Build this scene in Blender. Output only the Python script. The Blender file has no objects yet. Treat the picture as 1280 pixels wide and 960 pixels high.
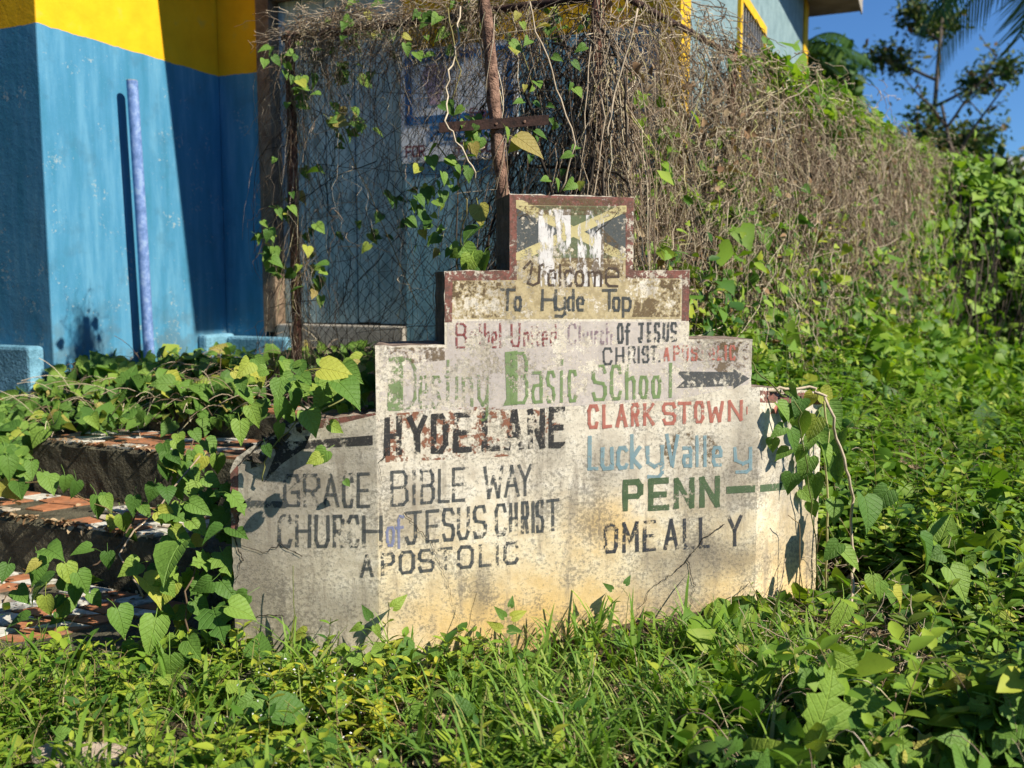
import bpy, math, random
import numpy as np
from mathutils import Vector, Matrix
rng = np.random.default_rng(7)
random.seed(7)
S = bpy.context.scene
C = S.collection

# ------------------------------------------------------------------ camera
FPX = 1150.0; PITCH = math.radians(6.0); CAMZ = 1.5
cd = bpy.data.cameras.new('camera'); cam = bpy.data.objects.new('camera', cd); C.objects.link(cam)
cd.sensor_width = 36; cd.lens = 36*FPX/1280; cd.clip_start = 0.05; cd.clip_end = 4000
cam.location = (0, 0, CAMZ); cam.rotation_euler = (math.pi/2 - PITCH, 0, 0)
cd.dof.use_dof = True; cd.dof.focus_distance = 3.8; cd.dof.aperture_fstop = 2.2
S.camera = cam
# ------------------------------------------------------------------ world, sun, exposure
SUN = Vector((0.870, -0.493, 0)); ELEV = math.radians(41)
sdir = Vector((SUN.x*math.cos(ELEV), SUN.y*math.cos(ELEV), math.sin(ELEV))).normalized()
W = bpy.data.worlds.new('World'); S.world = W; W.use_nodes = True
wn = W.node_tree; bg = wn.nodes['Background']
sky = wn.nodes.new('ShaderNodeTexSky'); sky.sky_type = 'NISHITA'; sky.sun_disc = False
sky.sun_elevation = ELEV; sky.sun_rotation = math.atan2(sdir.x, sdir.y)
sky.altitude = 600; sky.air_density = 1.0; sky.dust_density = 0.5; sky.ozone_density = 4.0
tint = wn.nodes.new('ShaderNodeMix'); tint.data_type = 'RGBA'; tint.blend_type = 'MULTIPLY'; tint.inputs[0].default_value = 1
tint.inputs[7].default_value = (.80, 1.24, 1.68, 1)      # a clearer, bluer tropical sky, the same all round
wn.links.new(sky.outputs[0], tint.inputs[6]); wn.links.new(tint.outputs[2], bg.inputs[0]); bg.inputs[1].default_value = 0.05
sl = bpy.data.lights.new('sun', 'SUN'); so = bpy.data.objects.new('sun', sl); C.objects.link(so)
sl.energy = 5.0; sl.angle = math.radians(0.5); sl.color = (1.0, 0.91, 0.76)
so.rotation_euler = sdir.to_track_quat('Z', 'Y').to_euler()
S.view_settings.view_transform = 'Standard'; S.view_settings.look = 'None'
S.view_settings.exposure = 0.70; S.view_settings.gamma = 1
S.render.engine = 'CYCLES'; S.cycles.max_bounces = 6; S.cycles.transparent_max_bounces = 12
S.cycles.use_denoising = True

# ------------------------------------------------------------------ measuring helpers
CP, SP = math.cos(PITCH), math.sin(PITCH)
def ray(px, py):
    u = (px-640)/FPX; v = (py-480)/FPX
    return Vector((u, CP - v*SP, -SP - v*CP))
def hit(px, py, P, n):
    d = ray(px, py); o = Vector((0, 0, CAMZ)); P = Vector(P); n = Vector(n)
    return o + d*((P-o).dot(n)/d.dot(n))
def hitz(px, py, z): return hit(px, py, (0, 0, z), (0, 0, 1))
def hity(px, py, y): return hit(px, py, (0, y, 0), (0, 1, 0))

# ------------------------------------------------------------------ object helpers
def tag(o, label=None, cat=None, group=None, kind=None):
    if label: o['label'] = label
    if cat: o['category'] = cat
    if group: o['group'] = group
    if kind: o['kind'] = kind
    return o
def empty(name, loc, label, cat, group=None):
    o = bpy.data.objects.new(name, None); C.objects.link(o); o.location = loc; o.empty_display_size = .1
    return tag(o, label, cat, group)
def link(name, me, mat=None, parent=None, wpos=None):
    o = bpy.data.objects.new(name, me); C.objects.link(o)
    if mat and not me.materials: me.materials.append(mat)
    off = Vector((0, 0, 0))
    if parent:
        o.parent = parent; p = parent
        while p: off += Vector(p.location); p = p.parent
    o.location = Vector(wpos or (0, 0, 0)) - off
    return o
class MB:
    """collects polygons in world coordinates"""
    def __init__(s): s.v = []; s.f = []; s.uv = {}
    def poly(s, pts, uv=None):
        i = len(s.v); s.v += [tuple(p) for p in pts]; s.f.append(tuple(range(i, i+len(pts))))
    def box(s, c, sx, sy, sz, R=None, jit=0):
        R = R or Matrix.Identity(3); c = Vector(c); i = len(s.v)
        for x in (-1, 1):
            for y in (-1, 1):
                for z in (-1, 1):
                    p = Vector((x*sx/2, y*sy/2, z*sz/2))
                    if jit: p += Vector((random.uniform(-jit, jit) for _ in range(3)))
                    s.v.append(tuple(c + R @ p))
        for f in ((0,1,3,2), (4,6,7,5), (0,4,5,1), (2,3,7,6), (0,2,6,4), (1,5,7,3)): s.f.append(tuple(i+k for k in f))
    def tube(s, pts, r, n=8, cap=True):
        pts = [Vector(p) for p in pts]; rs = r if isinstance(r, (list, tuple)) else [r]*len(pts)
        up = Vector((0.31, 0.17, 0.93)); i0 = len(s.v)
        for k, p in enumerate(pts):
            t = (pts[min(k+1, len(pts)-1)] - pts[max(k-1, 0)]).normalized()
            a = t.cross(up)
            if a.length < .05: a = t.cross(Vector((1, 0, 0)))
            a.normalize(); b = t.cross(a)
            for j in range(n):
                an = 2*math.pi*j/n; s.v.append(tuple(p + (a*math.cos(an) + b*math.sin(an))*rs[k]))
        for k in range(len(pts)-1):
            for j in range(n):
                s.f.append((i0+k*n+j, i0+k*n+(j+1) % n, i0+(k+1)*n+(j+1) % n, i0+(k+1)*n+j))
        if cap:
            s.f.append(tuple(i0+j for j in range(n))[::-1]); s.f.append(tuple(i0+(len(pts)-1)*n+j for j in range(n)))
    def build(s, name, mat, parent=None, smooth=False, bevel=0):
        me = bpy.data.meshes.new(name); me.from_pydata(s.v, [], s.f); me.validate()
        if smooth: me.polygons.foreach_set('use_smooth', [True]*len(me.polygons))
        o = link(name, me, mat, parent)
        if bevel:
            m = o.modifiers.new('bevel', 'BEVEL'); m.width = bevel; m.segments = 2
        return o
def np_mesh(name, V, F, rnd=None, uv=None, mat=None, parent=None, smooth=True, kind=None):
    me = bpy.data.meshes.new(name); V = np.asarray(V, np.float32); F = np.asarray(F, np.int32)
    k = F.shape[1]
    me.vertices.add(len(V)); me.vertices.foreach_set('co', V.ravel())
    me.loops.add(F.size); me.loops.foreach_set('vertex_index', F.ravel())
    me.polygons.add(len(F)); me.polygons.foreach_set('loop_start', np.arange(0, F.size, k, dtype=np.int32))
    me.polygons.foreach_set('loop_total', np.full(len(F), k, np.int32))
    me.polygons.foreach_set('use_smooth', np.full(len(F), smooth))
    if uv is not None:
        l = me.uv_layers.new(name='UVMap'); l.data.foreach_set('uv', np.asarray(uv, np.float32)[F.ravel()].ravel())
    if rnd is not None:
        a = me.attributes.new('rnd', 'FLOAT', 'POINT'); a.data.foreach_set('value', np.asarray(rnd, np.float32))
    me.update(calc_edges=True)
    o = link(name, me, mat, parent)
    if kind: o['kind'] = kind
    return o

# ------------------------------------------------------------------ material helpers
class NT:
    def __init__(s, name):
        s.m = bpy.data.materials.new(name); s.m.use_nodes = True; s.t = s.m.node_tree
        s.b = s.t.nodes['Principled BSDF']; s.out = s.t.nodes['Material Output']
        s.b.inputs['Specular IOR Level'].default_value = 0.3
        s.geo = s.n('ShaderNodeNewGeometry'); s.pos = s.geo.outputs['Position']
    def n(s, ty): return s.t.nodes.new(ty)
    def put(s, sock, v):
        if hasattr(v, 'links') or isinstance(v, bpy.types.NodeSocket): s.t.links.new(v, sock)
        elif isinstance(v, (tuple, list)) and len(v) == 3 and sock.type == 'RGBA': sock.default_value = (*v, 1)
        else: sock.default_value = v
    def obj(s):
        n = s.n('ShaderNodeTexCoord'); return n.outputs['Object']
    def scale(s, vec, sc, off=(0, 0, 0)):
        n = s.n('ShaderNodeMapping'); s.put(n.inputs[0], vec); n.inputs['Scale'].default_value = sc; n.inputs['Location'].default_value = off
        return n.outputs[0]
    def noise(s, scale, detail=4, rough=.55, vec=None, out='Fac', dist=0):
        n = s.n('ShaderNodeTexNoise'); s.put(n.inputs['Vector'], vec if vec is not None else s.pos)
        n.inputs['Scale'].default_value = scale; n.inputs['Detail'].default_value = detail; n.inputs['Roughness'].default_value = rough
        n.inputs['Distortion'].default_value = dist
        return n.outputs[out]
    def voro(s, scale, vec=None, feature='F1', out='Distance'):
        n = s.n('ShaderNodeTexVoronoi'); n.feature = feature; s.put(n.inputs['Vector'], vec if vec is not None else s.pos)
        n.inputs['Scale'].default_value = scale; return n.outputs[out]
    def ramp(s, fac, stops):
        n = s.n('ShaderNodeValToRGB'); s.put(n.inputs[0], fac); e = n.color_ramp.elements
        while len(e) < len(stops): e.new(.5)
        for k, (p, c) in enumerate(stops):
            e[k].position = p; e[k].color = (*c, 1) if isinstance(c, (tuple, list)) else (c, c, c, 1)
        return n.outputs[0]
    def mix(s, f, a, b, mode='MIX'):
        n = s.n('ShaderNodeMix'); n.data_type = 'RGBA'; n.blend_type = mode
        s.put(n.inputs[0], f); s.put(n.inputs[6], a); s.put(n.inputs[7], b); return n.outputs[2]
    def math(s, op, a, b=0, c=0, clamp=False):
        n = s.n('ShaderNodeMath'); n.operation = op; n.use_clamp = clamp
        s.put(n.inputs[0], a); s.put(n.inputs[1], b)
        if op in ('MULTIPLY_ADD',): s.put(n.inputs[2], c)
        return n.outputs[0]
    def step(s, v, lo, hi):
        n = s.n('ShaderNodeMapRange'); n.interpolation_type = 'SMOOTHSTEP'; s.put(n.inputs[0], v)
        n.inputs[1].default_value = lo; n.inputs[2].default_value = hi; return n.outputs[0]
    def sep(s, vec):
        n = s.n('ShaderNodeSeparateXYZ'); s.put(n.inputs[0], vec); return n.outputs
    def attr(s, name):
        n = s.n('ShaderNodeAttribute'); n.attribute_name = name; return n.outputs['Fac']
    def bump(s, h, strength=.4, dist=.01):
        n = s.n('ShaderNodeBump'); s.put(n.inputs['Height'], h); n.inputs['Strength'].default_value = strength
        n.inputs['Distance'].default_value = dist; s.put(s.b.inputs['Normal'], n.outputs[0]); return n.outputs[0]
    def col(s, c, rough=.85):
        s.put(s.b.inputs['Base Color'], c); s.put(s.b.inputs['Roughness'], rough); return s.m

def simple_mat(name, c1, c2, scale=12, rough=.85, bump=.3, dist=.004, metallic=0, fine=90):
    k = NT(name); f = k.noise(scale, 6, .6); g = k.noise(fine, 3, .6)
    c = k.ramp(k.math('ADD', k.math('MULTIPLY', f, .7), k.math('MULTIPLY', g, .3)), [(.36, c1), (.64, c2)])
    k.bump(g, bump, dist); k.b.inputs['Metallic'].default_value = metallic
    return k.col(c, rough)

# ================================================================== plan of the place
D1 = Vector((.412, .911, 0)).normalized()          # house axis, away from the street
R1 = Vector((D1.y, -D1.x, 0))                      # along the front, to the right
CORNER = hity(57, 250, 6.5); CORNER.z = 0          # front corner of the wing
INNER = CORNER + D1*1.77                           # where wing meets front wall
def bp(a, b, z): return INNER + R1*a - D1*b + Vector((0, 0, z))
RB = Matrix((R1, -D1, Vector((0, 0, 1)))).transposed()
def face_hit(px, py, b=0):                         # on the front wall plane offset b towards the street -> (a, z)
    p = hit(px, py, bp(0, b, 0), D1); return (p-INNER).dot(R1), p.z
def wing_hit(px, py, a=0):
    p = hit(px, py, bp(a, 0, 0), R1); return -(p-INNER).dot(D1), p.z
def bbox(mb, a0, a1, b0, b1, z0, z1): mb.box(bp((a0+a1)/2, (b0+b1)/2, (z0+z1)/2), abs(a1-a0), abs(b1-b0), abs(z1-z0), RB)
ZB = wing_hit(57, 32)[1]                            # yellow over blue line
ZR = 5.2                                           # roof underside

# sign plan
TH = math.radians(12); TL = math.radians(2.5); TR = math.radians(38)
PA = hitz(475, 828, 0.02); PA.z = 0
CD = Vector((math.cos(TH), math.sin(TH), 0)); CN = Vector((CD.y, -CD.x, 0))
LD = Vector((-math.cos(TL), math.sin(TL), 0)); LN = Vector((-math.sin(TL), -math.cos(TL), 0))
RD = Vector((math.cos(TR), math.sin(TR), 0)); RN = Vector((RD.y, -RD.x, 0))
CW = (hit(946, 640, PA, CN)-PA).dot(CD); PB = PA + CD*CW
def sgn(px, py):                                   # pixel -> (s, z) on the folded wall
    p = hit(px, py, PA, CN); s = (p-PA).dot(CD)
    if s < 0: p = hit(px, py, PA, LN); s = -(p-PA).dot(LD)
    elif s > CW: p = hit(px, py, PB, RN); s = CW + (p-PB).dot(RD)
    return s, p.z
def wall(s, z, off=0):                             # (s, z) -> world, off metres in front of the face
    if s < 0:
        p = PA - LD*s; n = LN
        k = max(0, 1+s/.02)
        if k: n = LN*(1-k) + (LN+CN).normalized()/math.cos((TH+TL)/2)*k
    elif s > CW:
        p = PB + RD*(s-CW); n = RN
        k = max(0, 1-(s-CW)/.02)
        if k: n = RN*(1-k) + (RN+CN).normalized()/math.cos((TR-TH)/2)*k
    else:
        p = PA + CD*s; n = CN
        if s < 1e-6: n = (LN+CN).normalized()/math.cos((TH+TL)/2)
        elif s > CW-1e-6: n = (RN+CN).normalized()/math.cos((TR-TH)/2)
    return p + n*off + Vector((0, 0, z))
SL = sgn(289, 690)[0]; SR = sgn(1024, 600)[0]
THK = .28

# fence plan
FC = hity(746, 200, 4.95); FC.z = 0                # fence corner post
FE = Vector((.60, .80, 0)).normalized(); FN = Vector((FE.y, -FE.x, 0))
FTOP = 3.08
def fence1(px, py): return hit(px, py, FC, D1)
def fence2(px, py): return hit(px, py, FC, FN)

# steps plan : q = distance along D1
def q_of(p): return p.x*D1.x + p.y*D1.y
ZE, ZD, ZC, ZBB, ZA = .02, .30, .61, .77, .90
QD = q_of(hitz(100, 661, ZD)); QC = q_of(hitz(100, 556, ZC)); QB = q_of(hitz(225, 510, ZBB)); QA = q_of(CORNER)+.12
QE = q_of(hitz(60, 800, ZE))
def st(r, q, z): return R1*r + D1*q + Vector((0, 0, z))

def smooth(x, a, b):
    t = np.clip((x-a)/(b-a), 0, 1); return t*t*(3-2*t)
def ground(x, y):
    x = np.asarray(x, float); y = np.asarray(y, float)
    dx, dy = x-FC.x, y-FC.y
    dF = dx*FN.x + dy*FN.y; sF = dx*FE.x + dy*FE.y
    top = .88 - .5*smooth(sF, .5, 9)
    dE = np.hypot(np.maximum(dF, 0), np.minimum(sF, 0))
    right = top*(1-smooth(dE, .05, 1.55)) + .22*smooth(dF, 1.0, 2.4)*smooth(y, 3.6, 6)
    q = x*D1.x + y*D1.y
    left = -.03 + .12*smooth(q, QD-.1, QD+.3) + .62*smooth(q, QC-.1, QA+.3)
    w = smooth(x, -.3, .7)
    g = left*(1-w) + right*w
    far = smooth(np.hypot(x, y), 14, 60)
    return g*(1-far) - .3*far + .02*np.sin(x*3.1+1)*np.cos(y*2.7)

# ================================================================== ground and sky-side setting
def m_ground():
    k = NT('soil'); n = k.noise(3, 6); n2 = k.noise(40, 4, .7)
    c = k.ramp(k.math('ADD', k.math('MULTIPLY', n, .5), k.math('MULTIPLY', n2, .5)),
               [(.3, (.018, .014, .009)), (.5, (.06, .045, .028)), (.62, (.12, .09, .055)), (.75, (.05, .06, .02))])
    k.bump(n2, .8, .03); return k.col(c, .95)
xs = np.unique(np.concatenate([np.linspace(-7, 9, 130), -7-np.geomspace(.2, 900, 26), 9+np.geomspace(.2, 900, 26)]))
ys = np.unique(np.concatenate([np.linspace(-3, 16, 150), -3-np.geomspace(.2, 600, 16), 16+np.geomspace(.2, 1500, 26)]))
X, Y = np.meshgrid(xs, ys); Zg = ground(X, Y) + (rng.normal(0, .008, X.shape)*(np.hypot(X, Y) < 12))
Vg = np.stack([X, Y, Zg], -1).reshape(-1, 3); nx = len(xs)
ii = (np.arange(len(ys)-1)[:, None]*nx + np.arange(nx-1)[None]).ravel()
Fg = np.stack([ii, ii+1, ii+1+nx, ii+nx], -1)
g_o = np_mesh('ground', Vg, Fg, mat=m_ground()); tag(g_o, kind='structure')

# ================================================================== the house
def m_housewall(pale=False):
    k = NT('pale_render' if pale else 'painted_render'); z = k.sep(k.pos)[2]
    f = k.noise(5, 6, .6); g = k.noise(55, 4, .65)
    streak = k.noise(3.2, 5, .6, vec=k.scale(k.pos, (3, 3, .45)))
    blue = k.ramp(streak, [(.3, (.035, .19, .31)), (.5, (.055, .225, .375)), (.68, (.10, .29, .44))])
    if pale: blue = k.ramp(streak, [(.3, (.12, .26, .33)), (.5, (.20, .38, .45)), (.68, (.30, .48, .54))])
    blue = k.mix(k.math('MULTIPLY', k.step(g, .6, .75), .35), blue, (.20, .40, .52))
    blue = k.mix(k.math('MULTIPLY', k.step(f, .52, .7), .4), blue, (.045, .15, .23))
    chips = k.step(k.math('ADD', k.math('MULTIPLY', k.noise(38, 5, .7), .6), k.math('MULTIPLY', k.noise(4, 4), .4)), .60, .615)
    blue = k.mix(k.math('MULTIPLY', chips, .7), blue, (.33, .40, .40))
    yel = k.ramp(f, [(.3, (.70, .37, .003)), (.6, (.80, .45, .005)), (.75, (.62, .42, .05))])
    zz = k.math('ADD', z, k.math('MULTIPLY', k.noise(7, 4), .03))
    c = k.mix(k.step(zz, ZB+.013, ZB+.018), blue, yel)
    # grime low down, where rain splashes
    low = k.math('MULTIPLY', k.math('SUBTRACT', 1, k.step(z, 1.0, 1.55)), k.step(k.noise(7, 5), .42, .62))
    c = k.mix(k.math('MULTIPLY', low, .45), c, (.09, .12, .12))
    k.bump(k.math('ADD', k.math('MULTIPLY', g, .6), k.noise(14, 4)), .4, .006); return k.col(c, .75)
MW = m_housewall()
M_SIDE = simple_mat('grey_blue_render', (.14, .22, .24), (.24, .34, .36), 6, bump=.6, dist=.01, fine=40)
M_YEL = simple_mat('yellow_paint', (.55, .33, .01), (.78, .47, .015), 9)
M_PLINTH = simple_mat('blue_plinth', (.06, .17, .24), (.20, .42, .56), 6, bump=.9, dist=.012, fine=45)
M_WOOD = simple_mat('weathered_wood', (.09, .06, .04), (.26, .19, .13), 9, bump=.6, dist=.01)
M_CONC = simple_mat('mossy_concrete', (.03, .028, .018), (.13, .12, .08), 7, bump=.8, dist=.02, fine=60)
M_SILL = simple_mat('bare_concrete', (.22, .20, .17), (.42, .39, .34), 9, bump=.6, dist=.01)
M_ROOF = simple_mat('roof_slab', (.16, .14, .12), (.30, .27, .23), 4)
def m_board():
    k = NT('pale_blue_boards'); v = k.scale(k.pos, (1, 1, .12))
    n = k.noise(26, 5, .6, vec=v); c = k.ramp(n, [(.3, (.22, .33, .34)), (.5, (.36, .49, .50)), (.7, (.47, .60, .60))])
    c = k.mix(k.math('MULTIPLY', k.step(k.noise(8, 5), .58, .66), .5), c, (.09, .10, .09))
    k.bump(n, .3, .006); return k.col(c, .7)
M_BOARD = m_board()

house = empty('house', bp(0, 0, 0), 'blue and yellow painted house behind the vine covered fence', 'house')
a_f0, _ = face_hit(327, 200); a_f1, _ = face_hit(347, 200); a_d1, _ = face_hit(505, 200)
zdoor = face_hit(360, 0)[1] + .02; LF = face_hit(845, 200)[0]
mb = MB()
bbox(mb, 0, a_f0, -.25, 0, .5, ZR)                    # front wall left of the boarded opening
bbox(mb, a_f0, a_d1, -.25, -.002, zdoor+.12, ZR-.002) # above it
bbox(mb, -3.6, -.001, -.25, 1.77, .5, ZR-.001)        # the wing
mb.build('wall', MW, house, bevel=.012)
mb = MB(); bbox(mb, a_d1, LF, -.25, 0, .5, ZR); mb.build('wall', m_housewall(True), house, bevel=.012)   # right of the opening
mb = MB(); bbox(mb, LF-.25, LF-.002, -6.7, -.252, .4, ZR-.003); bbox(mb, -3.6, LF-.26, -6.7, -6.5, .4, ZR-.004)
mb.build('side_wall', M_SIDE, house)
mb = MB(); bbox(mb, a_f0, a_d1, -.2, -.12, 1.1, zdoor+.1); mb.build('door_backing', M_WOOD, house)
mb = MB(); bbox(mb, -3.9, LF+.62, -7.3, .78, ZR, ZR+.16); mb.build('roof', M_ROOF, house, bevel=.01)
mb = MB(); bbox(mb, -3.9, LF+.64, .782, .805, ZR-.04, ZR+.18); bbox(mb, LF+.622, LF+.64, -7.3, .78, ZR-.04, ZR+.18)
mb.build('fascia', M_SILL, house)
for b0, b1 in ((-.26, .02), (-6.72, -6.35), (-3.0, -2.85)):
    mb = MB(); bbox(mb, LF-.12, LF+.02, b0, b1, .4, ZR-.01)
    if b0 == -3.0: continue
    mb.build('corner_band', M_YEL, house)
for b0, b1, z0, z1 in ((-3.30, -2.12, 2.62, 4.0),):
    fo = None
    mb = MB()
    bbox(mb, LF, LF+.03, b0-.09, b0, z0-.09, z1+.09); bbox(mb, LF, LF+.03, b1, b1+.09, z0-.09, z1+.09)
    bbox(mb, LF, LF+.031, b0, b1, z1, z1+.09); bbox(mb, LF, LF+.031, b0, b1, z0-.09, z0)
    fo = mb.build('window', M_YEL, house)
    mb = MB(); bbox(mb, LF-.001, LF+.004, b0, b1, z0, z1)
    k = NT('window_glass'); k.b.inputs['Roughness'].default_value = .15; mg = k.col((.03, .04, .05), .15)
    mb.build('pane', mg, fo)
    for j in range(9):
        mb = MB(); bb = b0 + (b1-b0)*(j+.5)/9; bbox(mb, LF+.01, LF+.022, bb-.009, bb+.009, z0, z1)
        mb.build('bar', M_SILL, fo)
# boards in the opening, each its own piece
edges = [a_f1-.03]
while edges[-1] < a_d1-.12: edges.append(edges[-1] + random.uniform(.2, .33))
edges[-1] = a_d1
for a0, a1 in zip(edges, edges[1:]):
    mb = MB(); d = random.uniform(-.008, .008)
    bbox(mb, a0+.006, a1-.006, -.11, -.085+d, 1.2+random.uniform(0, .03), zdoor-.002); mb.build('board', M_BOARD, house)
mb = MB(); bbox(mb, a_f0+.001, a_f1-.03, -.12, .035, 1.12, zdoor+.1); mb.build('door_post', M_WOOD, house, bevel=.006)
mb = MB(); bbox(mb, a_f1-.028, a_d1-.001, -.12, .03, zdoor, zdoor+.118); mb.build('lintel', M_WOOD, house, bevel=.006)
mb = MB(); bbox(mb, a_f1-.02, a_d1, -.12, .05, 1.0, 1.19); mb.build('sill', M_SILL, house, bevel=.01)
bl, zl = wing_hit(240, 405)
mb = MB(); bbox(mb, -.002, .10, .003, .36, .7, 1.10); mb.build('plinth', M_PLINTH, house, bevel=.025)
mb = MB(); bbox(mb, .101, a_f0+.3, .003, .12, .7, 1.08); mb.build('plinth', M_PLINTH, house, bevel=.025)
al, zl = face_hit(48, 432, 1.9); al -= .10
mb = MB(); bbox(mb, -2.5, al, 1.772, 1.9, .7, face_hit(20, 433, 1.9)[1]); mb.build('plinth', M_PLINTH, house, bevel=.025)
# pale boards to the right of the opening, below the yellow band
mb = MB()

# leaning blue pipe
t_b, t_z = wing_hit(149, 103); p_top = bp(.13, t_b, t_z)
q_b, q_z = wing_hit(171, 440); p_bot = bp(.13, q_b, .86)
k = NT('pipe_paint'); n = k.noise(22, 5, .7)
c = k.ramp(n, [(.35, (.09, .17, .36)), (.5, (.15, .25, .52)), (.62, (.27, .38, .60)), (.75, (.12, .3, .42))]); k.bump(n, .6, .004)
mpipe = k.col(c, .6)
root = empty('blue_pipe', p_bot, 'thin lavender blue pipe leaning upright against the sunlit blue wall', 'pipe')
mb = MB(); mb.tube([p_bot, p_bot.lerp(p_top, .5)+R1*.006, p_top], .041, 14, cap=False); mb.build('pipe_body', mpipe, root, smooth=True)
mb = MB(); mb.tube([p_top+Vector((0, 0, -.01)), p_top+Vector((0, 0, .004))], .040, 14); mb.build('pipe_end', M_SILL, root)

# ================================================================== the steps
SR0 = hitz(24, 553, ZC).dot(R1)
steps = empty('entrance_steps', st(SR0+1.5, QD, 0), 'mossy concrete steps topped with broken orange and white tiles', 'steps')
RS1 = SR0 + 3.6
def rough_box(r0, r1, q0, q1, z0, z1, name, seed):
    """box whose front edge and face are uneven"""
    rr = np.random.default_rng(seed); n = int((r1-r0)/.06); m = 7; V = []; F = []
    xs_ = np.linspace(r0, r1, n+1)
    prof = [(q1, z1), (q0+.10, z1), (q0+.025, z1), (q0, z1-.018)] + [(q0, z1-.018-(z1-z0-.018)*j/m) for j in range(1, m+1)]
    for i, x in enumerate(xs_):
        for j, (q, z) in enumerate(prof):
            jq = rr.normal(0, .0025) if j >= 3 else (rr.normal(0, .003) if j == 2 else 0)
            V.append(st(x, q+jq, z + (rr.normal(0, .003) if j in (2, 3) else 0)))
    P = len(prof)
    for i in range(n):
        for j in range(P-1): F.append((i*P+j, i*P+j+1, (i+1)*P+j+1, (i+1)*P+j))
    mbx = MB(); mbx.v = [tuple(v) for v in V]; mbx.f = F
    for x, s_ in ((r0, 1), (r1, -1)):
        pts = [st(x, q, z) for q, z in prof] + [st(x, q1, z0)]
        mbx.poly(pts[::s_])
    return mbx.build(name, M_CONC, steps, smooth=False)
rough_box(SR0-2.2, PA.dot(R1)-.35, QE-.15, QD+.02, -.2, ZE, 'lower_landing', 1)
rough_box(SR0-2.0, RS1-1.3, QD, QC+.02, -.1, ZD, 'step', 2)
rough_box(SR0, RS1-.6, QC, QB+.02, .0, ZC, 'step', 3)
rough_box(SR0+.25, RS1-.2, QB, QA+.02, .1, ZBB, 'step', 4)
rough_box(SR0-.4, FC.dot(R1)+.1, QA, q_of(INNER)+.02, .2, ZA, 'upper_landing', 5)
def m_tile(name, a, b):
    k = NT(name); n = k.noise(30, 4); c = k.ramp(n, [(.35, a), (.6, b)])
    c = k.mix(k.math('MULTIPLY', k.step(k.noise(9, 6, .75), .49, .62), .65), c, (.13, .105, .075)); k.bump(n, .2, .003); return k.col(c, .55)
MTL = [m_tile('orange_tile', (.30, .125, .06), (.42, .18, .09)), m_tile('white_tile', (.46, .45, .40), (.64, .63, .57)), m_tile('cream_tile', (.36, .30, .23), (.5, .44, .36))]
def tiles(r0, r1, q0, q1, z, pitch, seed):
    rr = random.Random(seed); n = int((r1-r0)/pitch); rows = max(1, int((q1-q0)/(pitch*.72))); g = .012
    P = {}
    def pt(i, j):
        if (i, j) not in P:
            P[i, j] = (r0 + pitch*(i + .38*j) - .25 + rr.uniform(-.035, .035), q0 + (q1-q0)*j/rows + (rr.uniform(-.02, .02) if 0 < j < rows else .004))
        return P[i, j]
    for i in range(-1, n):
        for j in range(rows):
            if rr.random() < .12: continue
            qd = [pt(i, j), pt(i+1, j), pt(i+1, j+1), pt(i, j+1)]
            cx = sum(p[0] for p in qd)/4; cy = sum(p[1] for p in qd)/4
            if cx > r1-.1 or cx < r0+.06: continue
            sets = [qd]
            if rr.random() < .35: sets = [[qd[0], qd[1], qd[2]], [qd[0], qd[2], qd[3]]]
            for qs in sets:
                mx = sum(p[0] for p in qs)/len(qs); my = sum(p[1] for p in qs)/len(qs)
                top = []
                for x, y in qs:
                    dx, dy = x-mx, y-my; L = math.hypot(dx, dy); kx = max(.3, 1-g/L)
                    top.append((min(max(mx+dx*kx, r0+.01), r1-.01), my+dy*kx))
                h = .006 + rr.uniform(0, .004); mbt = MB(); m_ = len(top)
                up = [st(x, y, z+h+rr.uniform(-.0015, .0015)) for x, y in top]; dn = [st(x, y, z-.004) for x, y in top]
                mbt.v = [tuple(v) for v in up+dn]
                mbt.f = [tuple(range(m_))] + [(k_, m_+k_, m_+(k_+1) % m_, (k_+1) % m_) for k_ in range(m_)]
                w = (i+j) % 2; mat = MTL[1] if w and rr.random() < .8 else (MTL[0] if rr.random() < .85 else MTL[2])
                mbt.build('tile', mat, steps)
tiles(SR0-1.2, RS1-1.9, QE-.1, QD-.02, ZE, .165, 11)
tiles(SR0-1.0, RS1-1.9, QD+.01, QC-.02, ZD, .165, 12)
tiles(SR0+.01, RS1-1.2, QC+.01, QB-.02, ZC, .165, 13)
tiles(SR0+.3, RS1-.6, QB+.01, QB+.35, ZBB, .22, 14)

# ================================================================== the painted sign wall
k = NT('sign_plaster'); uvn = k.n('ShaderNodeUVMap'); uvn.uv_map = 'UVMap'; uv = uvn.outputs[0]
us, uz, _ = k.sep(uv)
def blob(px, py, rs, rz, soft=.55, wob=.35):
    s0, z0 = sgn(px, py)
    a = k.math('DIVIDE', k.math('SUBTRACT', us, s0), rs); b = k.math('DIVIDE', k.math('SUBTRACT', uz, z0), rz)
    d = k.math('SQRT', k.math('ADD', k.math('MULTIPLY', a, a), k.math('MULTIPLY', b, b)))
    d = k.math('ADD', d, k.math('MULTIPLY', k.math('SUBTRACT', wobn, .5), 2*wob*2))
    return k.math('SUBTRACT', 1, k.step(d, 1-soft, 1+soft))
wobn = k.noise(7, 5, .6, vec=uv)
n_big = k.noise(2.6, 6, .62, vec=uv); n_mid = k.noise(11, 6, .65, vec=uv); n_f = k.noise(70, 5, .75, vec=uv); n_vf = k.noise(230, 3, .7, vec=uv)
n_str = k.noise(10, 5, .65, vec=k.scale(uv, (1.6, .22, 1)))
upper = k.ramp(n_mid, [(.3, (.52, .46, .37)), (.5, (.72, .66, .54)), (.7, (.84, .79, .69))])
lower = k.ramp(n_mid, [(.3, (.54, .43, .26)), (.5, (.76, .65, .44)), (.7, (.85, .78, .60))])
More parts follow.
